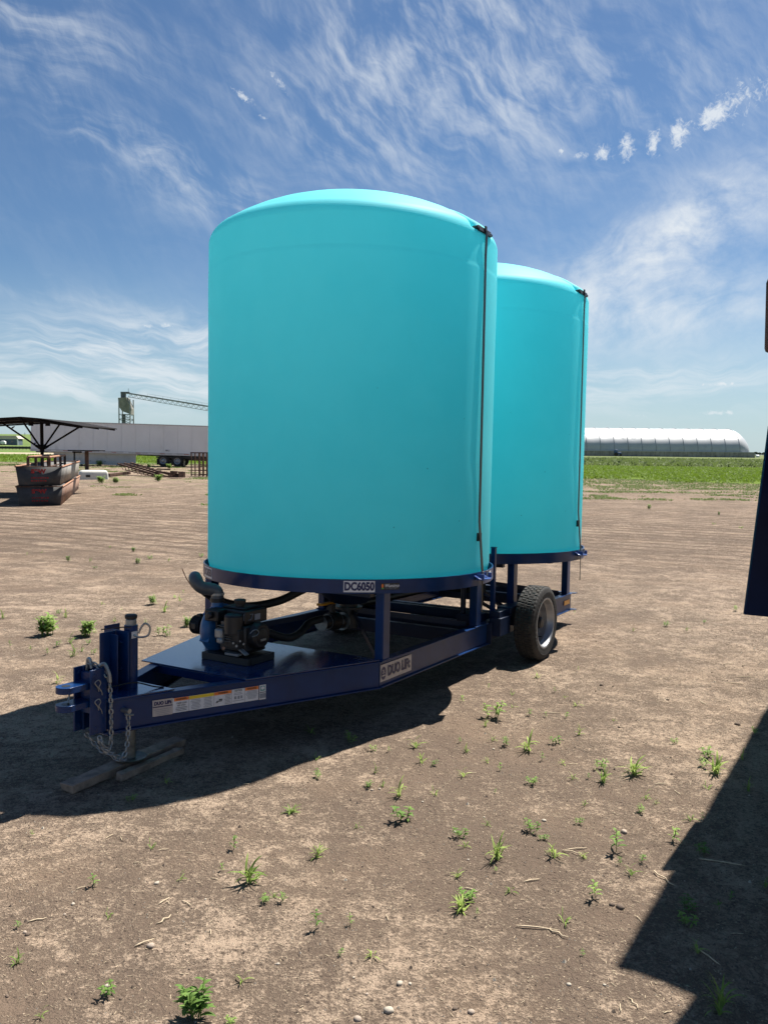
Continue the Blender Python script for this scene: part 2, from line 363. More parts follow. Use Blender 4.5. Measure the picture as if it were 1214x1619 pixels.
# ------------------------------------------------------------------ ground
def ground_material():
    M = bpy.data.materials.new('dry_cracked_soil'); M.use_nodes = True; t = NT(M.node_tree)
    p = t.n['Principled BSDF']; P = t.node('ShaderNodeNewGeometry').outputs['Position']
    s = t.node('ShaderNodeSeparateXYZ', {0: P}); x, y, z = s.outputs
    big = t.noise(P, .55, 6, .62, .4); mid = t.noise(P, 2.3, 7, .66, .5); sml = t.noise(P, 17, 6, .7); grit = t.noise(P, 95, 4, .75)
    ruts = t.noise(t.mapping(P, (.34, 1.0, 1), (0, 0, rad(14))), 1.3, 9, .74, 1.6)
    k = t.m('ADD', t.m('MULTIPLY', big, .40), t.m('ADD', t.m('MULTIPLY', mid, .34), t.m('MULTIPLY', sml, .30)))
    k = t.m('ADD', k, t.m('ADD', t.m('MULTIPLY', t.m('SUBTRACT', grit, .5), .6), t.m('MULTIPLY', t.m('SUBTRACT', t.noise(P, 38, 5, .75), .5), .55)))
    clod = t.noise(P, 6.5, 9, .78, .3)
    k = t.m('ADD', k, t.m('MULTIPLY', t.m('SUBTRACT', clod, .5), .55))
    lft = t.ss(x, 2, -3)
    k = t.m('ADD', k, t.m('MULTIPLY', t.m('SUBTRACT', ruts, .5), t.m('ADD', .18, t.m('MULTIPLY', lft, .30))))
    # damp, darker loose soil in the middle of the yard in front
    dx = t.m('MULTIPLY', t.m('SUBTRACT', x, .45), .95); dy = t.m('MULTIPLY', t.m('SUBTRACT', y, 5.1), .62)
    damp = t.ss(t.m('ADD', t.m('ADD', t.m('MULTIPLY', dx, dx), t.m('MULTIPLY', dy, dy)), t.m('MULTIPLY', big, 1.6)), 1.9, .7)
    k = t.m('SUBTRACT', k, t.m('MULTIPLY', damp, .075))
    crust = t.ss(k, .41, .63)
    c = t.mix(crust, (.138, .101, .076), (.360, .272, .200))
    c = t.mix(t.m('MULTIPLY', t.ss(t.noise(P, .9, 4, .6), .45, .75), .35), c, (.36, .255, .175))
    # pale specks and dark crumbs
    v = t.node('ShaderNodeTexVoronoi', {'Vector': P, 'Scale': 55.0, 'Randomness': 1.0})
    vr = t.node('ShaderNodeSeparateColor', {0: v.outputs['Color']}).outputs[0]
    spk = t.m('MULTIPLY', t.ss(v.outputs['Distance'], .30, .18), t.ss(vr, .82, .90))
    c = t.mix(t.m('MULTIPLY', spk, .75), c, (.52, .42, .30))
    v2 = t.node('ShaderNodeTexVoronoi', {'Vector': P, 'Scale': 38.0, 'Randomness': 1.0})
    vr2 = t.node('ShaderNodeSeparateColor', {0: v2.outputs['Color']}).outputs[1]
    crm = t.m('MULTIPLY', t.ss(v2.outputs['Distance'], .38, .2), t.ss(vr2, .78, .86))
    c = t.mix(t.m('MULTIPLY', crm, .55), c, (.07, .05, .04))
    # drying cracks
    wv = t.node('ShaderNodeVectorMath', {0: P, 1: t.node('ShaderNodeVectorMath', {0: t.noise(P, 5, 4, .6, out=1), 1: (.22, .22, 0)}, operation='MULTIPLY').outputs[0]}, operation='ADD').outputs[0]
    ck = t.node('ShaderNodeTexVoronoi', {'Vector': wv, 'Scale': 5.5, 'Randomness': 1.0}, feature='DISTANCE_TO_EDGE').outputs['Distance']
    cm = t.m('MULTIPLY', t.ss(ck, .028, .004), t.m('MULTIPLY', t.ss(t.noise(P, .7, 3, .5), .42, .6), t.ss(x, -.6, 1.2)))
    c = t.mix(t.m('MULTIPLY', cm, .28), c, (.08, .06, .045))
    # tyre tracks, arcs on the right
    tr = t.node('ShaderNodeTexWave', {'Vector': t.mapping(P, (1, 1, 1), (0, 0, rad(-62))), 'Scale': .42, 'Distortion': 5.0, 'Detail': 3.0, 'Detail Scale': .35}, wave_type='BANDS').outputs['Fac']
    trm = t.m('MULTIPLY', t.ss(tr, .62, .95), t.m('MULTIPLY', t.ss(y, 11, 20), t.m('MULTIPLY', t.ss(y, 60, 40), .75)))
    c = t.mix(trm, c, (.15, .11, .082))
    lump = t.ss(t.noise(t.mapping(P, (.6, 1, 1)), 3.2, 9, .75, .5), .60, .68)
    c = t.mix(t.m('MULTIPLY', lump, t.m('MULTIPLY', t.ss(y, 8, 16), .5)), c, (.13, .096, .07))
    # vegetation zones far off
    nb = t.m('MULTIPLY', t.m('SUBTRACT', t.noise(P, .35, 6, .7), .5), 10.0)
    gn = t.noise(t.mapping(P, (1, .45, 1)), 1.1, 8, .72)
    gn2 = t.noise(t.mapping(P, (.02, .12, 1)), 1.0, 6, .6)
    patch = t.ss(t.noise(t.mapping(P, (.35, 1, 1)), .8, 7, .7), .52, .64)
    band = t.m('MULTIPLY', t.ss(y, 36, 52), .75)
    c = t.mix(t.m('MULTIPLY', patch, band), c, (.13, .155, .055))
    crop = t.mix(t.ss(gn, .35, .7), (.085, .14, .016), (.17, .24, .03))
    line1 = t.m('ADD', t.m('ADD', y, t.m('MULTIPLY', x, .647)), nb)
    line2 = t.m('ADD', t.m('ADD', y, t.m('MULTIPLY', x, .20)), nb)
    onr = t.ss(x, 2, 4)
    c = t.mix(t.m('MULTIPLY', t.ss(line1, 71, 72.5), onr), c, crop)
    dry = t.mix(t.ss(gn2, .35, .65), t.mix(t.ss(gn, .3, .7), (.055, .085, .026), (.14, .165, .06)), (.12, .14, .05))
    c = t.mix(t.m('MULTIPLY', t.ss(line2, 108, 111), onr), c, dry)
    onl = t.ss(x, 2, -2)
    lg = t.mix(t.ss(gn, .35, .7), (.065, .12, .018), (.15, .22, .045))
    c = t.mix(t.m('MULTIPLY', t.ss(t.m('ADD', y, nb), 86, 92), onl), c, lg)
    c = t.mix(t.m('MULTIPLY', t.m('MULTIPLY', t.ss(y, 166, 170), t.ss(y, 214, 206)), onl), c, (.36, .31, .22))
    c = t.mix(t.m('MULTIPLY', t.ss(y, 210, 260), onl), c, t.mix(t.ss(gn2, .4, .6), (.085, .13, .035), (.14, .185, .06)))
    t.l.new(c, p.inputs['Base Color']); p.inputs['Roughness'].default_value = .95; p.inputs['Specular IOR Level'].default_value = .15
    hgt = t.m('ADD', t.m('MULTIPLY', sml, 1.2), t.m('ADD', t.m('MULTIPLY', grit, .7), t.m('ADD', t.m('MULTIPLY', t.ss(ck, .04, 0), -.22), t.m('MULTIPLY', crust, .35))))
    hgt = t.m('ADD', hgt, t.m('ADD', t.m('MULTIPLY', spk, .3), t.m('MULTIPLY', crm, .35)))
    b1 = t.node('ShaderNodeBump', {'Strength': .9, 'Distance': .020, 'Height': hgt})
    b2 = t.node('ShaderNodeBump', {'Strength': t.ss(y, 8, 22), 'Distance': .10, 'Height': t.m('ADD', t.m('MULTIPLY', ruts, .7), t.m('ADD', t.m('MULTIPLY', mid, .6), t.m('MULTIPLY', clod, .55))), 'Normal': b1.outputs[0]})
    t.l.new(b2.outputs[0], p.inputs['Normal'])
    return M
def axis_lines(lo, hi, step, far_lo, far_hi, ratio):
    a = [lo+step*i for i in range(int((hi-lo)/step)+1)]
    d = step; v = a[-1]; up = []
    while v < far_hi: d *= ratio; v += d; up.append(v)
    d = step; v = a[0]; dn = []
    while v > far_lo: d *= ratio; v -= d; dn.append(v)
    return dn[::-1]+a+up
def micro(x, y):
    f = 1-sst((math.hypot(x, y-5)-9)/22)
    if f <= 0: return 0
    p = Vector((x, y, 0))
    h = noise.fractal(p*1.1, 1, 2, 4)*.016 + noise.fractal(p*6, 1, 2, 4)*.007 + abs(noise.noise(p*2.3))*.012
    return (h-.006)*f
def make_ground():
    xs = axis_lines(-6, 7, .045, -4000, 4000, 1.13); ys = axis_lines(1.8, 12.5, .045, -400, 5000, 1.10)
    vs = [(x, y, terrain(x, y)+micro(x, y)) for y in ys for x in xs]
    n = len(xs)
    fs = [(j*n+i, j*n+i+1, (j+1)*n+i+1, (j+1)*n+i) for j in range(len(ys)-1) for i in range(n-1)]
    mb = MB(); mb.v = vs; mb.f = fs; mb.mi = [0]*len(fs)
    return tag(mb.build('ground', ground_material(), sharp=180), 'dry brown bare soil with lighter crust patches, green fields beyond', kind='structure')
make_ground()

# ------------------------------------------------------------------ decals: thin plates with lettering
def text_mesh(body, size, bold=0.0, shear=0.0, squeeze=1.0):
    cu = bpy.data.curves.new('lettering', 'FONT'); cu.body = body; cu.size = size; cu.align_x = 'CENTER'; cu.align_y = 'CENTER'
    cu.offset = bold; cu.shear = shear; cu.resolution_u = 3
    o = bpy.data.objects.new('lettering', cu); COL.objects.link(o)
    dg = bpy.context.evaluated_depsgraph_get()
    me = bpy.data.meshes.new_from_object(o.evaluated_get(dg))
    vs = [(v.co.x*squeeze, v.co.y) for v in me.vertices]; fs = [tuple(p.vertices) for p in me.polygons]
    bpy.data.objects.remove(o); bpy.data.curves.remove(cu); bpy.data.meshes.remove(me)
    return vs, fs
def decal(name, parent, fn, w_, h_, back, items, label=None, nx=8):
    """fn(s, t, d) maps plate coordinates to a surface; items: ('text'|'rect'|'disc', ...)"""
    mats = [back]; mb = MB()
    def mi(m_):
        if m_ not in mats: mats.append(m_)
        return mats.index(m_)
    vs = []
    for d in (-.002, .0015):
        for i in range(nx+1):
            for t_ in (-h_/2, h_/2): vs.append(fn(-w_/2+w_*i/nx, t_, d))
    k = 2*(nx+1); fs = []
    for i in range(nx): fs += [(k+2*i, k+2*i+2, k+2*i+3, k+2*i+1), (2*i, 2*i+1, 2*i+3, 2*i+2), (2*i, 2*i+2, k+2*i+2, k+2*i), (2*i+1, k+2*i+1, k+2*i+3, 2*i+3)]
    fs += [(0, k, k+1, 1), (2*nx, 2*nx+1, k+2*nx+1, k+2*nx)]
    mb.add(vs, fs, 0)
    for q, it in enumerate(items):
        d = .0025+.0006*(q % 4)
        if it[0] == 'text':
            _, body, x, y, size, m_, bold, squeeze = it[:8]
            tv, tf = text_mesh(body, size, bold, it[8] if len(it) > 8 else 0, squeeze)
            mb.add([fn(a+x, b+y, d+.001) for a, b in tv], tf, mi(m_))
        elif it[0] == 'rect':
            _, x, y, ww, hh, m_ = it; n = max(1, int(nx*ww/w_)); v_ = []
            for i in range(n+1):
                for t_ in (-hh/2, hh/2): v_.append(fn(x-ww/2+ww*i/n, y+t_, d))
            mb.add(v_, [(2*i, 2*i+2, 2*i+3, 2*i+1) for i in range(n)], mi(m_))
        elif it[0] == 'disc':
            _, x, y, rx, ry, m_ = it
            mb.add([fn(x+rx*math.cos(a*math.pi/12), y+ry*math.sin(a*math.pi/12), d) for a in range(24)], [tuple(range(24))], mi(m_))
    return mb.build(name, mats, parent, sharp=30, label=label)

# ------------------------------------------------------------------ the tank trailer
r_t, r_top, s_t = 1.2946, 1.3077, 2.6776
ZR, RR, BH = 1.1214, 1.3342, .1107
PA, PW = .8761, .8957
ZB, ZT = .2596, .4755
trailer = empty('tank_trailer', TM, 'dark navy steel trailer carrying two turquoise tanks on round cradles', 'trailer')
def I_beam(a, b, name='beam', z0=ZB, z1=ZT, fw=.085, web_out=True, sy=-1, mat_=NAVY):
    """channel with flanges between two plan points; the web on side sy"""
    a = Vector((*a, 0)); b = Vector((*b, 0)); d = (b-a).normalized(); nrm = Vector((-d.y, d.x, 0))
    mb = MB(); t_ = .011
    off = nrm*(fw/2)*sy
    zc = (z0+z1)/2
    mb.span(a+Vector((0, 0, z1-t_/2)), b+Vector((0, 0, z1-t_/2)), fw, t_)
    mb.span(a+Vector((0, 0, z0+t_/2)), b+Vector((0, 0, z0+t_/2)), fw, t_)
    wc = nrm*(fw/2-.028)*sy
    mb.span(a+wc+Vector((0, 0, zc)), b+wc+Vector((0, 0, zc)), .009, z1-z0-2*t_)
    return mb.build(name, mat_, trailer, bevel=.0025)
XE = s_t+PA+.17
for sy in (-1, 1):
    yb = sy*(PW+.0)
    I_beam((-PA-.06, yb), (1.12, yb), 'side_beam', sy=-1 if sy > 0 else -1 if False else (1 if sy > 0 else -1))
    I_beam((1.96, yb), (XE, yb), 'side_beam', sy=(1 if sy > 0 else -1))
    # middle part of the side, plain plate box between the beams, set in
    mb = MB(); mb.box((1.54, yb-sy*.03, .375), (.84, .07, .20)); mb.box((1.13, yb+sy*.02, .3675), (.012, .10, .214))
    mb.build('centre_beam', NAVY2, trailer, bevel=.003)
    I_beam((-2.90, sy*.035), (-PA-.065, yb+sy*.004), 'tongue_beam', sy=(1 if sy > 0 else -1))
# cross members
mb = MB()
for x in (-.86, .86, 1.35, 2.1, 3.55):
    mb.box((x, 0, .36), (.07, 2*PW-.09, .13))
mb.box((XE+.006, 0, .3675), (.012, 2*PW+.03, .214)); mb.box((XE+.03, 0, ZT-.004), (.09, 2*PW+.16, .010)); mb.box((XE+.03, 0, ZB+.004), (.09, 2*PW+.16, .010))
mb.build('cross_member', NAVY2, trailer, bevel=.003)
# posts (channels) and gussets
for cx in (0, s_t):
    for sx_ in (-1, 1):
        for sy in (-1, 1):
            mb = MB(); x, y = cx+sx_*PA, sy*PW
            mb.box((x, y+sy*.036, (ZT+1.012)/2), (.10, .010, 1.012-ZT))
            mb.box((x-.047, y, (ZT+1.012)/2), (.009, .07, 1.012-ZT)); mb.box((x+.047, y, (ZT+1.012)/2), (.009, .07, 1.012-ZT))
            mb.box((x, y, ZT+.004), (.15, .10, .007))
            mb.build('post', NAVY, trailer, bevel=.003)
# ring cradles with cone skirt
for cx in (0, s_t):
    T = Matrix.Translation((cx, 0, 0))
    mb = MB(); z0 = ZR-BH
    mb.lathe([(RR-.012, ZR), (RR, ZR), (RR, z0), (RR-.012, z0), (RR-.012, ZR)], 128, T)
    mb.lathe([(RR-.013, z0+.010), (RR-.013, z0+.002), (RR-.10, z0+.002), (RR-.10, z0+.010), (RR-.013, z0+.010)], 96, T)
    mb.build('ring_cradle', NAVY, trailer, sharp=40)
    mb = MB(); mb.lathe([(RR-.02, z0+.035), (.46, z0+.02), (.40, .93), (.17, .74), (.10, .74), (.38, .95), (.44, z0+.03), (RR-.02, z0+.045)], 64, T)
    for a in range(8):
        t_ = rad(22.5+45*a); mb.span((cx+.2*math.cos(t_), .2*math.sin(t_), .985), (cx+1.28*math.cos(t_), 1.28*math.sin(t_), z0+.012), .05, .05)
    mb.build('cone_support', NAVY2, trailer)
    mb = MB(); mb.span((cx-PA, -PW+.1, .985), (cx-PA, PW-.1, .985), .06, .05); mb.span((cx+PA, -PW+.1, .985), (cx+PA, PW-.1, .985), .06, .05)
    mb.span((cx, -.05, .66), (cx-PA+.03, -PW+.08, .49), .006, .05); mb.span((cx, .05, .66), (cx-PA+.03, PW-.08, .49), .006, .05)
    mb.span((cx+.05, -.05, .66), (cx+PA-.03, -PW+.08, .49), .006, .05)
    mb.build('cradle_brace', NAVY2, trailer)
# strap cleats on the rings
for cx in (0, s_t):
    mb = MB(); a0 = rad(-90)
    def rp(a, r, z): return (cx+r*math.cos(a0+a), r*math.sin(a0+a), z)
    for da in (-.055, .055):
        mb.span(rp(da, RR-.002, ZR-.035), rp(da, RR+.075, ZR-.035), .010, .055)
    vs = [rp(-.085, RR, ZR-.02), rp(.095, RR, ZR-.02), rp(.10, RR+.06, ZR-.045), (cx+.0, -(RR+.095), ZR-.05), rp(-.09, RR+.06, ZR-.045)]
    vs2 = [(p[0], p[1], p[2]-.012) for p in vs]
    mb.add(vs+vs2, [(0, 1, 2, 3, 4), (9, 8, 7, 6, 5), (0, 5, 6, 1), (1, 6, 7, 2), (2, 7, 8, 3), (3, 8, 9, 4), (4, 9, 5, 0)])
    c_ = mb.build('strap_cleat', mat('cleat_blue_%d' % int(cx), (.03, .07, .24), .3, 0, .1, 5, coat=.5), trailer, bevel=.002)
    for dx_ in (-.05, .03): mb = MB(); mb.cyl((cx+dx_, -(RR+.05), ZR-.03), (cx+dx_, -(RR+.05), ZR+.012), .009, n=8); mb.build('bolt', STEEL, c_)
# front deck plate
yd = lambda x: .035+(-x-2.90)*-1*0+(.8957-.035)*((x+2.90)/(2.90-PA-.065))
mb = MB(); x0, x1 = -2.02, -.935
mb.prism([(x0, -yd(x0)-.05), (x1, -yd(x1)-.03), (x1, yd(x1)+.03), (x0, yd(x0)+.14)], ZT+.002, ZT+.012)
mb.box((x0+.006, 0.03, ZT-.03), (.012, 2*yd(x0)-.02, .06))
mb.build('deck_plate', DECKP, trailer, bevel=.002)
mb = MB(); mb.prism([(-2.90, -.10), (-2.48, -yd(-2.48)-.03), (-2.48, yd(-2.48)+.03), (-2.90, .10)], ZT+.002, ZT+.012)
mb.prism([(-2.90, -.09), (-2.6, -yd(-2.6)), (-2.6, yd(-2.6)), (-2.90, .09)], ZB-.010, ZB-.001)
mb.box((-2.885, 0, .3675), (.012, .19, .20))
mb.build('nose_plate', DECKP, trailer, bevel=.002)
# hitch
mb = MB()
for sy in (-1, 1):
    mb.box((-2.965, sy*.075, .488), (.125, .014, .41))
    mb.box((-2.965, sy*.062, .488), (.016, .018, .41))
mb.box((-2.908, 0, .488), (.012, .136, .41))
for z in (.32, .655):
    for sy in (-1, 1): mb.cyl((-2.99, sy*.084, z), (-2.99, sy*.064, z), .014, n=10)
mb.build('hitch_channel', NAVY, trailer, bevel=.003)
mb = MB()
for z in (.590, .478):
    poly = [(-2.97, -.06), (-3.13, -.06)]+[(-3.14+.065*math.cos(rad(a)), .065*math.sin(rad(a))) for a in range(255, 104, -15)]+[(-3.13, .06), (-2.97, .06)]
    mb.prism(poly, z-.020, z+.020)
mb.box((-2.975, 0, .535), (.03, .115, .26))
mb.tube([(-3.165, 0, .592), (-3.165, 0, .596)], .026, 14)
cl_ = mb.build('clevis', NAVY, trailer, bevel=.003)
mb = MB()
for z in (.6105, .4985): mb = MB(); mb.lathe([(.027, z+.0008), (.0, z+.0008)], 16, Matrix.Translation((-3.145, 0, 0))); mb.build('pin_hole', BLACK, cl_)
mb = MB(); mb.tube([(-3.10, .02, .57), (-3.13, .0, .50)], .006, 6); mb.build('hitch_pin', STEEL, trailer)
for z in (.56, .44):   # hair-pin clips
    mb = MB()
    mb.tube([(-2.975, -.095, z-.005), (-2.985, -.098, z+.02), (-3.01, -.10, z+.055), (-2.985, -.105, z+.07), (-2.965, -.10, z+.045), (-2.975, -.095, z+.02), (-2.955, -.095, z-.01), (-2.945, -.09, z-.035)], .0032, 6, smooth=4)
    mb.build('hair_pin', STEEL, trailer)
# jack
J = Vector((-2.60, .035, 0))
mb = MB()
mb.box((-2.665, .10, .675), (.012, .235, .40)); mb.box((-2.665+.06, .213, .69), (.13, .010, .40)); mb.box((-2.74, .10, .68), (.13, .010, .385))
mb.box((-2.72, .065, .67), (.010, .08, .37))
mb.cyl((J.x, J.y, .47), (J.x, J.y, .905), .045, n=28)
mb.box((-2.64, .06, .80), (.09, .05, .012)); mb.box((-2.64, .06, .62), (.09, .05, .012))
jk = mb.build('jack_housing', NAVY, trailer, bevel=.003)
mb = MB(); mb.lathe([(0, .945), (.032, .945), (.036, .94), (.036, .905), (.03, .90), (0, .90)], 24, Matrix.Translation(J)); mb.build('jack_collar', STEEL, trailer)
mb = MB(); mb.lathe([(.03, .944), (.04, .95), (.042, .965), (.036, .975), (0, .978)], 24, Matrix.Translation(J)); mb.build('jack_cap', RUB, trailer)
mb = MB(); mb.tube([(J.x-.02, J.y-.045, .845), (J.x, J.y-.085, .83), (J.x+.03, J.y-.13, .845), (J.x+.035, J.y-.14, .90), (J.x+.01, J.y-.12, .925), (J.x-.01, J.y-.10, .89), (J.x-.015, J.y-.09, .86)], .007, 8, smooth=5)
mb.build('lanyard_ring', STEEL, trailer)
mb = MB(); mb.box((J.x-.012, J.y-.046, .845), (.05, .003, .045)); mb.build('jack_tag', WHITE, trailer)
mb = MB(); mb.cyl((J.x, J.y, .002), (J.x, J.y, .47), .033, n=24); mb.build('jack_leg', OLDST, trailer)
mb = MB(); mb.lathe([(0, .0), (.05, .0), (.085, .002), (.105, .011), (.11, .009), (.09, -.009), (.06, -.013), (0, -.013)], 28, Matrix.Translation(J)); mb.build('jack_foot', OLDST, trailer)
# small wire along the jack
mb = MB(); mb.tube([(-2.80, .16, .66), (-2.84, .12, .60), (-2.83, .08, .535), (-2.76, .03, .52), (-2.66, -.06, .54), (-2.55, -.13, .50), (-2.50, -.17, .49)], .0055, 6, smooth=5)
mb.tube([(-2.76, .14, .885), (-2.70, .05, .90), (-2.64, -.01, .90)], .004, 6, smooth=4)
mb.build('cable', RUB, trailer)
# safety chain
def chain(pts, pitch=.030, wire=.0052, name='safety_chain'):
    P = [Vector(p) for p in pts]; Q = []
    for i in range(len(P)-1):
        p0, p1, p2, p3 = P[max(i-1, 0)], P[i], P[i+1], P[min(i+2, len(P)-1)]
        for k in range(20):
            t = k/20; Q.append(.5*((2*p1)+(p2-p0)*t+(2*p0-5*p1+4*p2-p3)*t*t+(3*p1-p0-3*p2+p3)*t**3))
    Q.append(P[-1]); pos = [Q[0]]; acc = 0
    for i in range(1, len(Q)):
        acc += (Q[i]-Q[i-1]).length
        if acc >= pitch: pos.append(Q[i]); acc = 0
    mb = MB(); up = Vector((0, 0, 1))
    for i in range(len(pos)-1):
        a, b = pos[i], pos[i+1]; d = (b-a).normalized(); sdv = d.cross(up)
        if sdv.length < .2: sdv = Vector((.7, .7, 0))
        sdv = (sdv-d*sdv.dot(d)).normalized(); o2 = d.cross(sdv)
        ang = (i % 2)*math.pi/2+.5+random.uniform(-.2, .2)
        q = sdv*math.cos(ang)+o2*math.sin(ang); c = (a+b)/2; L = pitch*.72; R_ = .0115
        ring = []
        for k in range(12):
            t = 2*math.pi*k/12; ring.append(c+d*(math.cos(t)*L*.55+(L*.22 if math.cos(t) > 0 else -L*.22))+q*math.sin(t)*R_)
        mb.tube(ring, wire, 6, closed=True)
    return mb.build(name, STEEL, trailer)
chain([(-2.95, .03, .715), (-2.93, -.03, .70), (-2.905, -.10, .62), (-2.90, -.115, .50), (-2.90, -.12, .36), (-2.90, -.12, .24), (-2.93, -.13, .17), (-2.965, -.10, .23), (-2.975, -.085, .26)])
chain([(-2.97, -.09, .27), (-2.96, -.12, .19), (-2.92, -.15, .145), (-2.90, -.17, .11), (-2.86, -.18, .115), (-2.83, -.18, .16), (-2.81, -.17, .22), (-2.795, -.16, .30), (-2.79, -.15, .385)])
chain([(-2.98, .02, .27), (-2.955, -.10, .17), (-2.93, -.16, .16), (-2.88, -.14, .13), (-2.84, -.19, .10)])
mb = MB(); mb.tube([(-2.79, -.08, .395), (-2.79, -.165, .395)], .016, 10); mb.tube([(-2.82, -.155, .38), (-2.76, -.165, .365)], .007, 8); mb.build('chain_pin', STEEL, trailer); mb = MB()
mb.tube([(-2.945, .055, .66), (-2.945, .045, .73), (-2.945, .025, .735), (-2.945, .01, .68)], .011, 8, smooth=5); mb.build('chain_hook', STEEL, trailer); mb = MB()
mb.tube([(-2.93, -.05, .70), (-2.92, -.08, .715), (-2.91, -.11, .66), (-2.905, -.115, .60)], .012, 8, smooth=5)
mb.build('chain_hook', STEEL, trailer)
# decals on the tongue beam, the side beam and the ring
A0 = Vector((-PA-.065, -PW-.004, 0)); A1 = Vector((-2.90, -.035, 0)); AD = (A0-A1).normalized(); AN = Vector((AD.y, -AD.x, 0))
def on_tongue(s0):
    def f(s, t, d):
        p = A0-AD*s0+AD*s+AN*(.0425-.026+.0085+d); return (p.x, p.y, .3735+t)
    return f
def on_side(x0, z0=.372):
    return lambda s, t, d: (x0+s, -PW-.0425+.026-.006-.0015-d-.001, z0+t)
def on_ring(phi, cx=0, z0=ZR-BH/2):
    return lambda s, t, d: (cx+(RR+d)*math.cos(rad(phi)+s/RR), (RR+d)*math.sin(rad(phi)+s/RR), z0+t)
lines = lambda x, w_, y0, n, gap, m_=GRY, hh=.0035: [('rect', x+random.uniform(-.1, .1)*w_*.4, y0-i*gap, w_*random.uniform(.65, 1), hh, m_) for i in range(n)]
hd = .098
decal('maker_plate', trailer, on_tongue(1.752), .138, .108, SILV,
      [('text', 'DUO LIFt', 0, .030, .030, DNAVY, .0022, .95), ('rect', 0, .008, .135, .007, DNAVY)]+lines(0, .12, -.010, 4, .012, GRY, .003))
its = []
cells = [(-.305, .125, ORG, 'WARNING'), (-.135, .215, YEL, 'CAUTION'), (.050, .155, ORG, 'WARNING'), (.187, .120, WHITE, 'NOTICE'), (.310, .125, ORG, 'WARNING')]
for x, w_, m_, tx in cells:
    its.append(('rect', x, .0385, w_-.004, .022, m_)); its.append(('text', tx, x, .0385, .018, INK, .0004, 1.0))
    its.append(('rect', x+w_/2-.0005, 0, .0016, .098, INK))
its += [('text', 'STAND CLEAR', -.305, .012, .014, INK, .0002, .95), ('text', 'KEEP AWAY', -.305, -.004, .014, INK, .0002, .95)]+lines(-.305, .10, -.018, 3, .010, INK, .0028)
its += lines(-.185, .09, .020, 7, .010)+lines(-.080, .09, .020, 7, .010)
its += [('rect', .018, -.016, .05, .006, INK), ('rect', .030, -.006, .03, .008, INK), ('rect', -.002, -.024, .02, .006, INK)]+lines(.092, .06, .020, 7, .010, INK, .0025)
its += lines(.187, .10, .022, 2, .010)+[('rect', .160, -.010, .02, .02, GRY), ('rect', .190, -.010, .018, .022, GRY), ('rect', .216, -.010, .016, .02, GRY)]+lines(.187, .1, -.032, 1, .01)
its += lines(.310, .11, .022, 7, .009)
sq = .845
its = [((i[0], i[1], i[2]*sq)+i[3:7]+(i[7]*sq,)) if i[0] == 'text' else (i[0], i[1]*sq, i[2], i[3]*sq)+i[4:] for i in its]
decal('warning_strip', trailer, on_tongue(1.365), .634, .10, WHITE, its, nx=6)
decal('warning_label', trailer, on_tongue(1.017), .050, .105, WHITE, [('rect', 0, .028, .034, .035, TEALIN), ('disc', 0, .03, .013, .012, WHITE), ('rect', 0, .0, .045, .005, INK), ('rect', 0, -.025, .045, .034, GRY)])
decal('maker_decal', trailer, on_side(-.685), .50, .135, SILV,
      [('disc', -.205, -.003, .040, .052, DNAVY), ('text', 'DL', -.205, .008, .042, SILV, .001, .8), ('rect', -.205, -.022, .05, .010, SILV), ('text', 'DUO LIFt', .038, .0, .112, DNAVY, .0045, .78)])
decal('model_decal', trailer, on_ring(-143.3), .245, .088, WHITE, [('text', 'DC6050', 0, -.001, .086, DNAVY, .0042, .79)], nx=12)
decal('model_decal', trailer, on_ring(147), .245, .088, WHITE, [('text', 'DC6050', 0, -.001, .086, DNAVY, .0042, .79)], nx=12)
decal('dealer_decal', trailer, on_ring(-132.8), .150, .052, INK, [('text', 'Wumimo', .012, .006, .036, WHITE, .0008, .86, .35), ('rect', .012, -.012, .105, .003, GRY), ('text', '308 30 3070', .02, -.018, .011, GRY, 0, 1), ('disc', -.062, .006, .009, .015, ORG), ('disc', -.060, -.014, .010, .007, DGRN)])
decal('small_decal', trailer, on_ring(-78.5), .055, .075, WHITE, lines(0, .04, .025, 4, .016))
mb = MB(); mb.box((XE-.17, -PW-.026, .375), (.20, .004, .055)); mb.build('side_reflector', AMB, trailer)
# stake, pipes, hoses between the tanks
mb = MB(); mb.span((1.25, -PW-.02, .50), (1.25, -PW-.02, 1.215), .045, .045, up=(1, 0, 0)); mb.box((1.25, -PW-.02, 1.22), (.052, .052, .012))
mb.build('stake', NAVY, trailer, bevel=.004)
mb = MB()
for x, y in ((1.08, -.80), (1.14, -.74), (1.20, -.78), (1.10, -.66)): mb.cyl((x, y, .46), (x, y, 1.0), .028, n=12)
mb.box((1.14, -.74, .50), (.24, .22, .10)); mb.build('pipe_stand', NAVY2, trailer, bevel=.003)
mb = MB(); mb.tube([(1.30, -.86, .93), (1.40, -.84, .99), (1.52, -.80, 1.005), (1.60, -.76, .985), (1.56, -.74, .95), (1.44, -.76, .93), (1.34, -.78, .88), (1.32, -.78, .70), (1.30, -.72, .5)], .018, 8, smooth=6)
mb.tube([(1.42, -.70, .98), (1.43, -.70, .60)], .032, 10)
mb.build('transfer_hose', RUB, trailer)
mb = MB(); mb.tube([(.2, .35, .60), (1.3, .32, .60), (2.2, .30, .60), (3.5, .28, .60)], .045, 12); mb.cyl((2.68, 0, .52), (2.68, 0, .75), .075, n=20); mb.tube([(2.68, 0, .56), (2.5, .2, .58), (2.4, .30, .6)], .045, 12, smooth=4)
mb.build('manifold_pipe', BLACK, trailer)
mb = MB(); mb.span((1.45, .70, .80), (3.50, .78, .72), .035, .035); mb.span((1.30, -.80, .73), (1.95, -.84, .48), .02, .02); mb.span((1.25, -.70, .69), (1.85, -.75, .45), .03, .03)
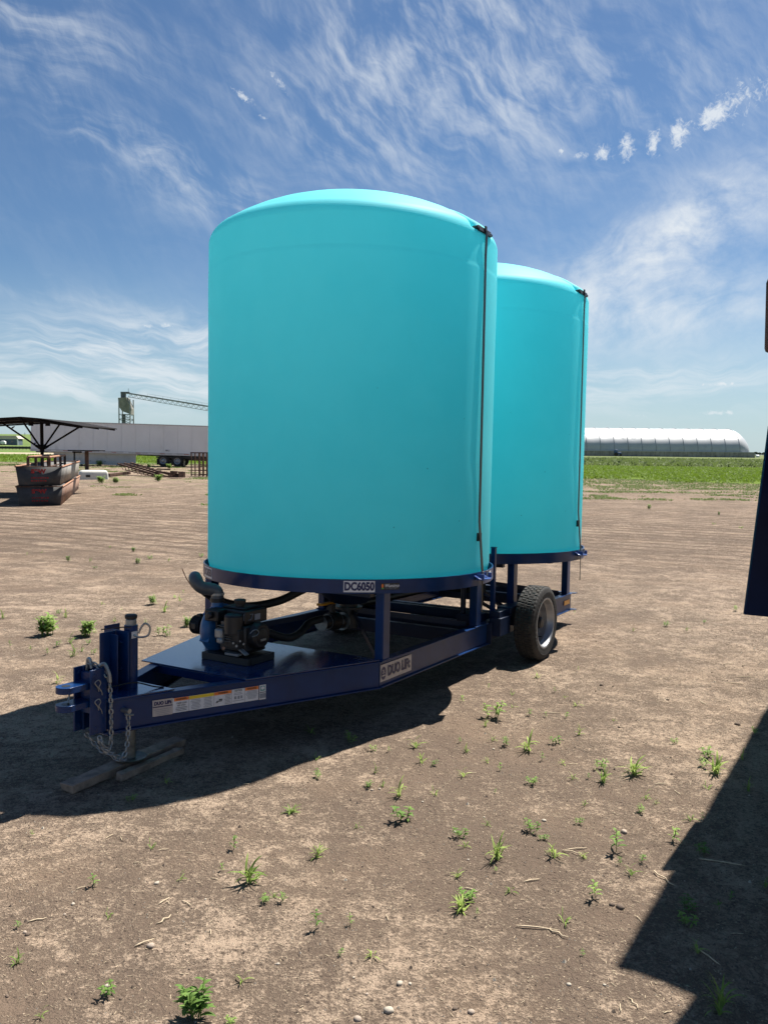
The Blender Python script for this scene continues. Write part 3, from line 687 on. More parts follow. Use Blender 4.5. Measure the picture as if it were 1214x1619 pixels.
mb.build('brace_rod', NAVY2, trailer)
# suspension and axle
WX, WY, WR = 1.7568, 1.3022, .3843
WZ = WR+.0345
mb = MB(); mb.span((WX-.03, -WY+.24, WZ), (WX-.03, WY-.24, WZ), .10, .10)
for sy in (-1, 1):
    mb.box((1.45, sy*(PW+.075), .535), (.52, .10, .10)); mb.box((1.30, sy*(PW+.085), .43), (.26, .12, .18)); mb.box((1.66, sy*(PW+.06), .56), (.42, .16, .07))
    mb.cyl((WX, sy*(WY-.235), WZ), (WX, sy*(WY-.15), WZ), .10, n=24)
mb.build('axle', NAVY2, trailer, bevel=.004)
def make_wheel(sy):
    wh = bpy.data.objects.new('wheel', None); COL.objects.link(wh); wh.parent = trailer
    wh.matrix_basis = Matrix.Translation((WX, sy*(WY-.11), WZ)) @ Matrix.Rotation(rad(90)*(-sy), 4, 'X')  # local +z points outwards
    # tyre
    prof = [(.248, -.095), (.262, -.106), (.300, -.112), (.345, -.108), (.368, -.100), (.3785, -.088)]
    tread = []
    cols = [(-.086, -.058), (-.050, -.018), (-.010, .010), (.018, .050), (.058, .086)]
    for a, b in cols:
        tread += [(.374, a-.0005, 0), (.3840, a, 1), (.3843, (a+b)/2, 1), (.3840, b, 1), (.374, b+.0005, 0)]
    prof2 = prof+[(r, z) for r, z, f in tread]+[(.3785, .088), (.368, .100), (.345, .108), (.300, .112), (.262, .106), (.248, .095)]
    blk = [0]*len(prof)
    for k, (r, z, f) in enumerate(tread): blk.append((k//5+1) if f else 0)
    blk += [0]*6
    def fn(r, z, i, j):
        if blk[j]:
            ph = (i+blk[j]*2) % 5
            if ph == 0: return r-.0085, z
            if ph == 3 and blk[j] in (2, 4): return r-.004, z
        if abs(r-.368) < .001 or abs(r-.3785) < .001:
            return r-(.004 if (i//2) % 2 else 0), z
        return r, z
    mb = MB(); mb.lathe(prof2, 200, fn=fn)
    # raised sidewall ring and lettering ridges
    mb.lathe([(.322, .1125), (.326, .1145), (.330, .1125)], 96); mb.lathe([(.270, .1095), (.274, .1115), (.278, .1105)], 96)
    ty = mb.build('tyre', TYRE, wh, sharp=28)
    mb = MB()
    for k in range(26):
        if k % 13 in (5, 6): continue
        t_ = rad(k*8.2+20); R_ = Matrix.Rotation(t_, 3, 'Z')
        mb.box(R_ @ Vector((.302, 0, .1130)), (.026, .012+.008*(k % 3 == 0), .0025), R_)
    mb.build('sidewall_lettering', TYRE, ty)
    mb = MB()
    mb.lathe([(.250, .098), (.262, .102), (.264, .108), (.255, .110), (.243, .104), (.236, .085), (.232, .045), (.222, .035), (.218, -.02), (.205, -.05),
              (.17, -.045), (.15, -.02), (.12, .0), (.085, .008), (.085, .0), (.12, -.012), (.20, -.06), (.235, -.09), (.262, -.102), (.25, -.108)], 72)
    rm = mb.build('rim', WHEELM, wh, sharp=40)
    for k in range(8):
        mb = MB(); t_ = rad(45*k+10); c = Vector((math.cos(t_)*.178, math.sin(t_)*.178, -.036))
        mb.cyl(c, c+Vector((0, 0, .004)), .016, n=12); mb.build('vent_hole', BLACK, rm)
    mb = MB(); mb.lathe([(.088, .0), (.088, .012), (.060, .02), (.058, .055), (.045, .07), (0, .074)], 28); mb.build('hub', BLACK, wh)
    for k in range(8):
        mb = MB(); t_ = rad(45*k+22); c = Vector((math.cos(t_)*.112, math.sin(t_)*.112, -.002)); mb.cyl(c, c+Vector((0, 0, .022)), .011, n=6); mb.cyl(c+Vector((0, 0, .022)), c+Vector((0, 0, .03)), .007, n=8); mb.build('lug_nut', STEEL, wh)
    mb = MB(); t_ = rad(-60); mb.cyl((math.cos(t_)*.20, math.sin(t_)*.20, -.02), (math.cos(t_)*.19, math.sin(t_)*.19, .03), .005, n=8); mb.build('valve_stem', BLACK, wh)
for sy in (-1, 1): make_wheel(sy)
# sump outlet valve under the front tank
mb = MB(); mb.cyl((0, 0, .50), (0, 0, .74), .085, n=24); mb.cyl((0, 0, .68), (0, 0, .70), .13, n=24); mb.tube([(0, 0, .57), (-.12, .0, .57), (-.20, .0, .59)], .062, 16)
mb.cyl((-.20, 0, .59), (-.34, 0, .60), .080, n=20); mb.box((-.27, 0, .69), (.06, .03, .12)); mb.cyl((-.34, 0, .60), (-.42, .0, .605), .062, n=20)
mb.build('outlet_valve', BLACK, trailer)
mb = MB()
for a, b in (((-.10, 0, .57), (-.11, 0, .571)), ((-.20, 0, .59), (-.206, 0, .59)), ((-.345, 0, .60), (-.351, 0, .60)), ((-.44, 0, .60), (-.446, 0, .60))): mb.cyl(a, b, .083 if a[0] > -.3 else .068, n=24)
mb.build('pipe_clamp', STEEL, trailer)
mb = MB(); mb.span((-.42, .04, .76), (-.10, .10, .735), .05, .02); mb.build('valve_handle', AMB, trailer)

# ------------------------------------------------------------------ tanks
def make_tank(cx, label, seedz):
    Tm = TM @ Matrix.Translation((cx, 0, ZR-.06))
    root = empty('water_tank', Tm, label, 'tank', 'turquoise tanks on the trailer'); z0 = ZR-.06
    H = lambda z: z-z0
    prof = [(0, -.10), (.3, -.09), (1.15, -.005), (1.25, 0), (1.28, .03), (r_t, .10), (r_t+.004, 1.0), (r_t+.009, 2.0), (r_top, H(3.50)), (r_top+.0002, H(3.66)), (r_top+.0002, H(3.68)), (r_top-.0016, H(3.690)), (r_top-.0016, H(3.71)), (r_top-.002, H(3.93))]
    for k in range(1, 9):
        a = rad(7.6*k); prof.append((r_top-.15*(1-math.cos(a)), H(3.93)+.155*math.sin(a)))
    rL, zL = prof[-1]
    for k in range(1, 13):
        q = 1-k/12; rr = rL*q; hh = .31*(1-(rr/rL)**2.7)
        prof.append((max(rr, .001), zL+hh))
    N = 432
    half = rad(9.0)
    def fn(r, z, i, j):
        # strap lug: a flat raised pad between two grooves, on the near side
        t = 2*math.pi*i/N; d = (t-rad(270)+math.pi) % (2*math.pi)-math.pi
        if z > H(3.975) and r > .93:
            for c, dep in ((-.125, 1.0), (.125, .85)):
                q = abs(d-c)/.042
                if q < 1:
                    k = dep*(1-q*q)*min(1, (z-H(3.975))/.05)*sst((r-1.0)/.14)
                    return r-.095*k, z-.05*k
            if abs(d) < .085: return r+.010*min(1, (z-H(3.975))/.08)*sst((r-.95)/.15), z+.005*sst((r-.95)/.15)
        return r, z
    # extra rows so that the lug reads
    prof2 = []
    for a, b in zip(prof[:-1], prof[1:]):
        prof2.append(a)
        if a[1] > H(3.7) and a[0] > .8:
            for k in (1, 2): prof2.append((a[0]+(b[0]-a[0])*k/3, a[1]+(b[1]-a[1])*k/3))
    prof2.append(prof[-1])
    mb = MB(); mb.lathe(prof2, N, fn=fn)
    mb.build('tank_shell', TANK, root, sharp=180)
    # strap and bracket
    zb = H(3.99)
    mb = MB(); mb.box((0, -(r_top-.012), zb), (.255, .03, .045), Matrix.Rotation(rad(-14), 3, 'X')); mb.box((-.135, -(r_top-.02), zb), (.05, .05, .02)); mb.box((.12, -(r_top-.02), zb-.002), (.05, .05, .02))
    br = mb.build('strap_bracket', BLACK, root, bevel=.003)
    mb = MB(); mb.box((.0, -(r_top+.006), zb+.015), (.03, .012, .05)); mb.build('bracket_pin', RUB, br)
    mb = MB(); P = [(0, -(r_top+.016), zb), (0, -(r_top+.010), zb-.2), (0, -(r_t+.022), H(1.55)), (0, -(RR+.022), H(ZR-.02)), (0, -(RR+.022), H(ZR-.34))]
    for a, b in zip(P[:-2], P[1:-1]): mb.span(a, b, .036, .006, up=(0, 1, 0))
    st = mb.build('strap', BLACK, root)
    mb = MB(); mb.span(P[-2], P[-1], .016, .004, up=(0, 1, 0)); mb.build('strap_tail', BLACK, st)
    mb = MB(); mb.box((0, -(r_t+.022), H(1.42)), (.05, .024, .07)); mb.build('buckle', BLACK, st)
    return root
make_tank(0, 'larger looking front turquoise tank, directly behind the engine pump and above the maker decal', 0)
make_tank(s_t, 'rear turquoise tank, partly hidden behind the front one, above the trailer wheel', 1)

# ------------------------------------------------------------------ engine pump
PM = TM @ Matrix.Translation((-1.56, 0, ZT+.013)) @ Matrix.Scale(.91, 4)
pump = empty('engine_pump', PM, 'black petrol engine with blue centrifugal pump bolted to the trailer deck', 'pump')
pl = lambda *a: a
mb = MB()
for x in (-.155, .155): mb.span((x, -.26, .03), (x, .25, .03), .04, .06)
mb.box((0, -.255, .03), (.27, .02, .058)); mb.box((0, .24, .03), (.27, .02, .058)); mb.box((0, 0, .057), (.27, .47, .008))
mb.build('skid', BLACK, pump, bevel=.003)
Z0 = .071
mb = MB(); mb.box((.0, -.05, Z0+.13), (.26, .28, .22)); mb.cyl((0.02, -.18, Z0+.15), (0.02, -.25, Z0+.15), .120, .105, n=32); mb.cyl((0.02, -.25, Z0+.15), (0.02, -.258, Z0+.15), .08, .05, n=24)
mb.box((.02, -.05, Z0+.015), (.30, .24, .03))
mb.build('crankcase', BLACK, pump, bevel=.02)
mb = MB()
for k in range(7): mb.box((-.165, -.03, Z0+.12+.02*k), (.09, .15, .008))
mb.box((-.15, -.03, Z0+.19), (.05, .13, .17)); mb.build('cylinder_fins', mat('cast_aluminium', (.10, .10, .10), .5, .5, .3, 20), pump, bevel=.002)
mb = MB(); mb.box((-.20, .02, Z0+.175), (.055, .085, .085)); mb.box((-.215, .0, Z0+.12), (.05, .06, .05)); mb.build('valve_cover', STEEL, pump, bevel=.015)
mb = MB(); mb.box((-.15, -.17, Z0+.05), (.05, .14, .012), Matrix.Rotation(.5, 3, 'X')); mb.box((-.17, -.10, Z0+.012), (.06, .14, .02)); mb.build('engine_bracket', mat('grey_cast', (.25, .25, .25), .5, .4), pump, bevel=.003)
mb = MB(); mb.cyl((-.16, -.09, Z0+.18), (-.16, -.09, Z0+.33), .078, n=28); mb.cyl((-.16, -.09, Z0+.33), (-.16, -.09, Z0+.343), .080, .066, n=28); mb.box((-.15, -.11, Z0+.14), (.09, .13, .16)); mb.build('air_cleaner', BLACK, pump, bevel=.006)
mb = MB(); mb.box((.05, .0, Z0+.305), (.29, .32, .115)); mb.box((.05, .0, Z0+.372), (.22, .24, .022)); tk = mb.build('fuel_tank', BLACK, pump, bevel=.025)
mb = MB(); mb.lathe([(.035, .0), (.035, .02), (.048, .025), (.052, .058), (.045, .062), (0, .064)], 20, Matrix.Translation((0, -.02, Z0+.38))); mb.build('fuel_cap', BLACK, tk)
mb = MB(); mb.tube([(-.097, -.145, Z0+.335), (-.097, -.145, Z0+.285), (-.03, -.165, Z0+.285), (-.0, -.165, Z0+.33), (-.097, -.145, Z0+.335)], .003, 6); mb.box((.06, -.1625, Z0+.30), (.07, .004, .05)); mb.build('fuel_tank_badge', GRY, tk)
mb = MB(); mb.box((-.13, .12, Z0+.315), (.15, .15, .10)); mb.cyl((-.21, .12, Z0+.32), (-.24, .12, Z0+.32), .03, n=14); mb.build('muffler', BLACK, pump, bevel=.012)
mb = MB()
for (x, y, z, r) in ((-.205, -.13, .115, .009), (-.205, -.165, .095, .010), (-.19, -.19, .135, .008), (-.17, -.21, .11, .008)): mb.cyl((x, y, Z0+z), (x-.012, y-.008, Z0+z), r, n=10)
mb.tube([(-.12, -.235, Z0+.19), (-.10, -.25, Z0+.215), (-.06, -.26, Z0+.215), (-.04, -.26, Z0+.19), (-.07, -.26, Z0+.17), (-.11, -.25, Z0+.165)], .004, 6, smooth=5)
mb.build('engine_controls', STEEL, pump); mb = MB(); mb.box((.02, -.262, Z0+.12), (.07, .004, .018)); mb.build('engine_badge', STEEL, pump)
mb = MB(); mb.cyl((-.20, -.02, Z0+.05), (-.215, -.03, Z0+.06), .014, n=8); mb.build('drain_plug', RUSTP, pump)
# volute
VM = Matrix.Translation((0.03, .235, Z0+.165)) @ Matrix.Rotation(rad(-90), 4, 'X')
def volute(r, z, i, j):
    t = 2*math.pi*i/64
    return r*(1+.10*(1+math.cos(t-.5))/2), z
mb = MB(); mb.lathe([(.04, -.075), (.12, -.07), (.185, -.05), (.205, -.02), (.205, .02), (.19, .05), (.14, .07), (.08, .075), (.08, .11), (0, .11)], 64, VM, fn=volute)
mb.cyl((0, .235, Z0+.30), (0, .235, Z0+.40), .060, .05, n=24); mb.box((.03, .235, Z0+.01), (.16, .09, .05))
for k in range(5):
    t_ = rad(72*k+10); p_ = VM @ Vector((.19*math.cos(t_), .19*math.sin(t_), 0)); mb.box(p_, (.04, .10, .035), Matrix.Rotation(-t_, 3, 'Y'))
mb.build('pump_housing', PUMPB, pump, sharp=50)
mb = MB(); mb.box((-.06, .145, Z0+.20), (.10, .02, .26)); mb.build('pump_back_plate', BLACK, pump, bevel=.005)
mb = MB(); mb.cyl((.03, .34, Z0+.165), (.03, .42, Z0+.165), .055, n=20); mb.cyl((.03, .42, Z0+.165), (.03, .52, Z0+.16), .078, n=20)
for k in range(6):
    mb.cyl((.03, .43+.016*k, Z0+.165), (.03, .438+.016*k, Z0+.165), .084, n=20)
mb.box((.03, .46, Z0+.235), (.05, .04, .06)); mb.box((-.045, .46, Z0+.165), (.03, .05, .05)); mb.build('suction_coupling', BLACK, pump, bevel=.004)
mb = MB(); mb.cyl((0, .235, Z0+.40), (0, .235, Z0+.50), .048, n=20); mb.cyl((0, .235, Z0+.395), (0, .235, Z0+.43), .062, n=20); mb.build('discharge_coupling', BLACK, pump)
mb = MB(); mb.cyl((0, .235, Z0+.455), (0, .235, Z0+.475), .060, n=24); mb.build('hose_clamp', STEEL, pump)
mb = MB(); zz_ = Z0
mb.tube([(0, .235, .50), (0, .235, .535), (-.012, .245, .565), (-.05, .28, .58), (-.095, .31, .59), (-.12, .34, .615), (-.12, .38, .655), (-.06, .44, .67), (.03, .50, .62)], .054, 18, smooth=6)
mb.build('discharge_elbow', HOSEG, pump)
mb = MB(); mb.tube([(-.01, .475, .645), (.08, .53, .59), (.20, .56, .50), (.40, .55, .39), (.685, .47, .315), (.92, .30, .35), (1.08, .16, .44), (1.2, .05, .52)], .040, 14, smooth=6)
mb.build('discharge_hose', RUB, pump)
mb = MB(); mb.tube([(.12, -.02, zz_+.22), (.30, -.06, zz_+.12), (.55, -.10, zz_+.03), (.80, -.06, zz_+.03), (1.0, -.02, zz_+.09), (1.24, 0, zz_+.095)], .036, 14, smooth=6)
mb.build('suction_hose', RUB, pump)
mb = MB(); mb.tube([(-.235, .42, .76), (-.20, .41, .68), (-.15, .39, .60)], .004, 6); mb.build('whip_wire', RUSTP, pump)

# ------------------------------------------------------------------ wood blocks under the jack
def plank(p0, p1, wd, z0, z1, label, sd_):
    a, b = Vector(p0), Vector(p1); d = (b-a); L = d.length; ang = math.atan2(d.y, d.x); rnd = random.Random(sd_)
    mb = MB(); n = 14; vs = []
    for i in range(n+1):
        x = -L/2+L*i/n
        for yy, zc in ((-wd/2, z0), (wd/2, z0), (wd/2, z1), (-wd/2, z1)):
            j = .004 if 0 < i < n else .012
            vs.append((x+(rnd.uniform(-j, j) if i in (0, n) else 0), yy+rnd.uniform(-.004, .004), zc+rnd.uniform(-.003, .003)))
    fs = [(4*i+k, 4*i+(k+1) % 4, 4*i+4+(k+1) % 4, 4*i+4+k) for i in range(n) for k in range(4)]+[(3, 2, 1, 0), (4*n, 4*n+1, 4*n+2, 4*n+3)]
    mb.add(vs, fs); c = (a+b)/2
    o = mb.build('wood_plank', WOOD, sharp=40, bevel=.004); o.location = (c.x, c.y, 0); o.rotation_euler.z = ang
    return tag(o, label, 'plank')
plank((-1.96, 5.06), (-1.47, 5.92), .115, .0, .052, 'long weathered wood plank lying flat under the jack foot, farther one', 3)
plank((-1.70, 5.25), (-1.42, 5.74), .060, .0, .045, 'short split wood block against the near side of the longer plank by the jack', 4)

# ------------------------------------------------------------------ weeds
def blade(mb, base, ang, L, wdt, bend, tilt, n=5):
    """one curved leaf"""
    d = Vector((math.cos(ang), math.sin(ang), 0)); sdv = Vector((-d.y, d.x, 0)); vs = []
    p = Vector(base); a = tilt
    for i in range(n+1):
        t = i/n; w_ = wdt*(math.sin(math.pi*min(1, .18+t*.82))**.8)*(1 if i < n else 0)+.0003
        vs += [p-sdv*w_/2, p+sdv*w_/2+Vector((0, 0, w_*.15))]
        p = p+(d*math.cos(a)+Vector((0, 0, 1))*math.sin(a))*(L/n); a -= bend/n
    mb.add(vs, [(2*i, 2*i+1, 2*i+3, 2*i+2) for i in range(n)])
def proto_grass(sd_, n):
    r = random.Random(sd_); mb = MB()
    for k in range(n):
        blade(mb, (r.uniform(-.13, .13), r.uniform(-.13, .13), r.choice((0, 0, .15, .3))), r.uniform(0, 6.28), r.uniform(.40, 1.15), r.uniform(.055, .105), r.uniform(.5, 2.2), r.uniform(.5, 1.5))
    return mb
def proto_broad(sd_, stems, leaves):
    r = random.Random(sd_); mb = MB()
    for s_ in range(stems):
        a = r.uniform(0, 6.28); lean = r.uniform(.0, .45) if stems > 1 else .08; H_ = r.uniform(.6, 1.0)
        bx, by = r.uniform(-.22, .22)*(stems > 1), r.uniform(-.22, .22)*(stems > 1)
        tip = Vector((bx+math.cos(a)*lean*H_, by+math.sin(a)*lean*H_, H_))
        mb.tube([(bx, by, 0), ((bx+tip.x)/2, (by+tip.y)/2, H_*.55), tip], .012, 5)
        for k in range(leaves):
            t = .2+.8*k/leaves; p = Vector((bx, by, 0)).lerp(tip, t)
            blade(mb, p, k*2.4+r.uniform(-.4, .4), r.uniform(.32, .50)*(1.15-.5*t), r.uniform(.09, .14), r.uniform(.6, 1.5), r.uniform(.2, .9), 4)
    return mb
PG = [proto_grass(1, 7), proto_grass(2, 13), proto_grass(3, 24), proto_grass(4, 30)]
PB = [proto_broad(5, 1, 10), proto_broad(6, 3, 9), proto_broad(7, 9, 10), proto_broad(8, 16, 12)]
def place_mesh(mb, name, m_):
    o = mb.build(name, m_, sharp=180); me = o.data; bpy.data.objects.remove(o); return me
MG = [place_mesh(p, 'grass_tuft', GRASS) for p in PG]; MBm = [place_mesh(p, 'broadleaf_weed', BROAD) for p in PB]
W_ = [  # u, v of the base in the photograph, height there, kind
(145,1233,8,0),(207,1267,14,1),(262,1240,18,0),(51,1321,9,0),(240,1342,14,0),(370,1345,22,0),(394,1392,36,2),(350,1376,14,0),(286,1391,12,0),(150,1405,20,0),
(172,1450,14,0),(28,1467,14,0),(26,1526,20,1),(174,1576,22,1),(63,1617,18,0),(366,1618,16,1),(382,1556,20,0),(420,1427,16,1),(434,1420,14,0),(447,1428,20,0),
(462,1284,22,3),(501,1354,20,2),(565,1310,14,0),(500,1476,30,'b0'),(554,1468,20,'b0'),(538,1513,14,0),(588,1516,18,0),(501,1229,16,1),(500,1201,12,0),(590,1184,14,1),
(593,1221,14,1),(582,1248,14,1),(605,1245,12,1),(553,1172,22,'b1'),(492,1160,14,0),(779,1136,34,'b1'),(767,1149,14,1),(772,1088,9,0),(847,1072,12,1),(913,1060,8,0),
(809,1099,12,0),(877,1096,10,0),(911,1114,14,0),(837,1133,14,0),(811,1118,10,0),(862,1136,10,0),(892,1103,8,0),(730,1110,12,0),(737,1187,14,1),(727,1174,10,0),
(780,1171,14,0),(800,1177,18,1),(832,1184,26,1),(880,1176,18,1),(915,1163,14,1),(895,1137,12,0),(970,1139,8,0),(1067,1175,11,1),(657,1181,20,1),(614,1188,10,0),
(667,1206,18,1),(685,1210,12,1),(770,1202,14,0),(790,1219,14,0),(732,1229,14,1),(857,1201,14,0),(890,1208,12,0),(947,1215,22,1),(952,1238,22,2),(840,1239,18,1),
(906,1234,14,0),(930,1232,12,0),(1002,1226,28,2),(1120,1198,22,1),(1130,1224,26,2),(1110,1214,16,1),(1172,1201,14,1),(1193,1161,14,1),(630,1262,28,1),(637,1300,30,1),
(687,1259,16,0),(782,1254,8,0),(925,1276,14,0),(913,1303,14,1),(842,1316,28,'b1'),(857,1328,14,1),(770,1309,13,0),(729,1327,20,1),(736,1342,14,0),(785,1361,34,2),
(723,1388,14,1),(783,1382,11,0),(877,1355,24,1),(922,1356,10,2),(974,1344,38,'b0'),(980,1367,16,'b0'),(997,1383,18,1),(1014,1362,16,0),(1019,1266,18,0),(1011,1287,18,1),
(1038,1275,11,0),(1064,1330,26,0),(1093,1301,16,0),(1109,1299,14,0),(1118,1248,13,0),(1112,1350,24,'b1'),(1182,1253,20,1),(740,1421,26,1),(730,1440,24,2),(754,1450,13,0),
(807,1410,16,0),(940,1422,30,0),(892,1464,22,0),(921,1515,12,0),(1085,1437,26,'b1'),(1087,1460,22,1),(1102,1506,22,1),(1137,1600,46,2),(1137,1433,15,0),(1155,1426,15,0),
(1209,1406,16,1),(310,1612,46,'b2'),
(74,1004,30,'b3'),(136,1006,27,'b3'),(104,976,12,1),(91,972,12,1),(112,1016,16,1),(90,1023,14,1),(116,1038,15,1),(76,1036,12,0),(91,1080,15,1),(161,1057,11,0),(6,978,12,1),
(241,956,17,'b2'),(260,967,14,1),(296,991,17,'b2'),(256,1005,19,'b1'),(266,1007,12,1),(162,957,9,0),(277,946,9,1),(108,887,9,'b2'),(143,888,8,'b1'),(211,872,8,'b2'),
(174,866,5,'b1'),(217,891,9,'b2'),(238,885,9,1),(267,887,6,1),(151,899,6,1),(67,874,5,0),(43,879,6,0),(318,881,9,'b1'),(193,965,7,0),(182,983,9,0),(148,1034,10,1),(50,1026,9,0),
(17,1024,11,0),(1025,805,9,'b2'),(1136,815,5,'b2'),(1170,836,6,'b1'),(1162,966,11,'b1'),(1051,991,12,'b1'),(1112,985,7,1),(1000,998,7,1),(908,970,7,0),(1085,997,8,1),(1128,830,5,1),
(230,985,9,1),(205,1003,8,0),(130,1030,10,1),(140,1018,9,1),(150,1000,8,0),(170,1075,9,0),(285,950,9,1),(290,938,7,0)]
GL = ['tiny thin bladed green seedling', 'small green grass tuft', 'clump of long arching grass blades', 'flattened pale spreading grass clump on bare soil below the trailer shadow']
BL = ['single stemmed leafy weed', 'small leafy weed with several stems', 'bushy green leafy weed clump on bare soil', 'large rounded bushy weed left of the trailer hitch']
rw = random.Random(3)
SPECIAL = {(310, 1612): 'largest leafy green weed at the bottom edge of the photo, left of centre',
           (74, 1004): 'leftmost of the two big rounded bushy weeds left of the trailer jack',
           (136, 1006): 'right one of the two big rounded bushy weeds, nearer the trailer jack',
           (241, 956): 'low wide bushy weed between the rounded weeds and the pump elbow',
           (296, 991): 'bushy weed just left of the blue pump, behind the deck plate',
           (394, 1392): 'large tuft of long pale green grass blades, lower left foreground',
           (462, 1284): 'flattened pale spreading grass clump just below the tank shadow',
           (1137, 1600): 'big grass clump inside the dark shadow at the bottom right corner',
           (974, 1344): 'tallest single stemmed leafy weed left of the lower right shadow',
           (842, 1316): 'dense low leafy weed in the middle of the right foreground',
           (779, 1136): 'upright dense leafy weed just right of the round end of the tank shadow',
           (500, 1476): 'dark green star shaped leafy weed in the lower centre foreground',
           (553, 1172): 'dark leafy weed inside the tank shadow near its lower edge'}
for wi, (u, v, h, k) in enumerate(W_):
    if k in (0, 1) and wi % 2: k = 'b%d' % k
    elif k == 2 and wi % 3 == 1: k = 'b2'
    p = at(u, v); dist = (p-CAM).length; H_ = h*dist/F_PX
    if isinstance(k, str): me = MBm[int(k[1])]; lab = BL[int(k[1])]; nm = 'broadleaf_weed'; gr = 'leafy weeds on the bare soil, kind %s' % ('single stem', 'few stems', 'bushy', 'rounded')[int(k[1])]; sc = H_*1.05
    else: me = MG[k]; lab = GL[k]; nm = 'grass_tuft'; gr = 'grass tufts on the bare soil, kind %s' % ('thin', 'small', 'long', 'flat')[k]; sc = H_*1.05
    o = bpy.data.objects.new(nm, me); COL.objects.link(o)
    o.location = (p.x, p.y, p.z+micro(p.x, p.y)-.002); o.rotation_euler = (rw.uniform(-.12, .12), rw.uniform(-.12, .12), rw.uniform(0, 6.28))
    o.scale = (sc*rw.uniform(.7, 1.15), sc*rw.uniform(.7, 1.15), sc*rw.uniform(.85, 1.1)*(.5 if k == 3 else 1))
    pl_ = ('far back beyond the tanks' if v < 900 else 'left of the trailer tongue' if (u < 330 and v < 1110) else 'inside the dark shadow at lower right' if u > 1214-(v-1130)*.57 and v > 1130
           else 'inside the tank shadow' if v < 1270 and u < 560-(v-1150)*1.2 else 'in the left foreground' if u < 330 else 'in the lower middle foreground' if u < 660 and v > 1290
           else 'just below the right end of the tank shadow' if u < 800 and v < 1290 else 'in the middle distance right of the wheel' if v < 1110 else 'in the right foreground above the pale stick' if v < 1300 else 'low in the right foreground')
    sp = SPECIAL.get((u, v)); lab = lab.replace(' from bare soil', '').replace(' on bare soil', '').replace(' below the trailer shadow', '')+', '+pl_
    tag(o, sp or lab, 'weed', None if sp else gr+', '+pl_)

# ------------------------------------------------------------------ straw, sticks, pebbles
def straw_mesh(sd_, curl=.2):
    r = random.Random(sd_); pts = [(-.5, 0, 0)]
    for i in range(1, 5): pts.append((-.5+i/4, r.uniform(-curl, curl)*.25, .02+r.uniform(0, .05)))
    return place_mesh(MB().tube(pts, [.045, .06, .055, .05, .02], 6), 'straw', STRAW)
SM = [straw_mesh(11), straw_mesh(12, .5), straw_mesh(13, .1), straw_mesh(14, .9)]
ST_ = [(173,1325,12,50),(258,1346,14,20),(260,1427,18,45),(267,1429,10,-40),(296,1428,18,-30),(129,1405,12,30),(229,1492,24,30),(260,1455,22,40),(333,1476,12,-60),(342,1388,14,-10),
(192,1328,10,90),(218,1365,10,0),(527,1374,10,-60),(390,1240,8,10),(850,1470,52,-8),(882,1478,26,-35),(1010,1455,14,-60),(745,1405,18,-20),(910,1343,30,10),(904,1350,24,-20),
(1140,1365,50,-14),(1165,1475,14,0),(1120,1515,34,-50),(1050,1390,40,-55),(1070,1254,14,80),(970,1287,8,-30),(840,1395,22,15),(1000,1590,20,80),(980,1600,14,60),(1055,1600,12,20),
(745,1224,14,5),(905,1208,14,0),(1045,1240,18,0),(1110,1112,14,80),(1180,1072,24,0),(1160,1080,20,-10),(612,1452,14,-60),(60,1455,20,20),(300,1350,9,0),(440,1300,9,40),(1150,1050,12,0),(870,1130,30,0)]
for i, (u, v, L, a) in enumerate(ST_):
    p = at(u, v); dist = (p-CAM).length
    o = bpy.data.objects.new('dry_straw', SM[i % 4]); COL.objects.link(o); l = L*dist/F_PX*1.15
    o.location = (p.x, p.y, micro(p.x, p.y)+.004); o.rotation_euler = (0, 0, rad(a)*1.3); o.scale = (l, max(.035, l*.7 if l < .08 else .06), max(.035, l*.6 if l < .08 else .06))
    tag(o, 'dry pale straw or stick fragment lying on bare soil', 'straw', 'dry straw pieces on the soil')
def pebble_mesh(sd_):
    bm = bmesh.new(); bmesh.ops.create_icosphere(bm, subdivisions=2, radius=1); r = Vector((sd_*3.1, sd_, 0))
    for v in bm.verts: v.co *= 1+.28*noise.noise(v.co*1.1+r)+.1*noise.noise(v.co*3+r); v.co.z *= .62
    mb = MB(); mb.v = [tuple(v.co) for v in bm.verts]; mb.f = [[v.index for v in f.verts] for f in bm.faces]; mb.mi = [0]*len(mb.f); bm.free(); return mb
PM_ = [place_mesh(pebble_mesh(1), 'pebble', PEB), place_mesh(pebble_mesh(2), 'pebble', PEBW), place_mesh(pebble_mesh(3), 'pebble', CLOD)]
PB_ = [(239,1498,11,0),(248,1399,8,1),(116,1432,6,1),(615,1597,14,1),(632,1558,10,1),(648,1560,6,1),(745,1603,10,0),(719,1594,8,2),(986,1316,10,0),(860,1297,7,1),(780,1182,4,1),(600,1250,5,0),
(588,1252,5,0),(580,1570,5,0),(559,1545,4,1),(590,1433,5,2),(440,1525,5,1),(192,1582,6,2),(566,1612,12,0),(1165,1145,9,2),(950,1086,7,2),(978,1150,5,2),(1055,1108,5,2),(45,1478,8,2),(40,1473,6,0),(437,1524,4,0),(325,1424,4,1),(720,1318,6,1),(899,1562,7,1),
(740,1360,4,1),(765,1294,4,1),(955,1560,5,1),(103,1445,4,0),(300,1535,5,2),(12,1580,6,2),(170,1562,7,1),(668,1270,4,1),(980,1437,13,2),(967,1433,9,2)]
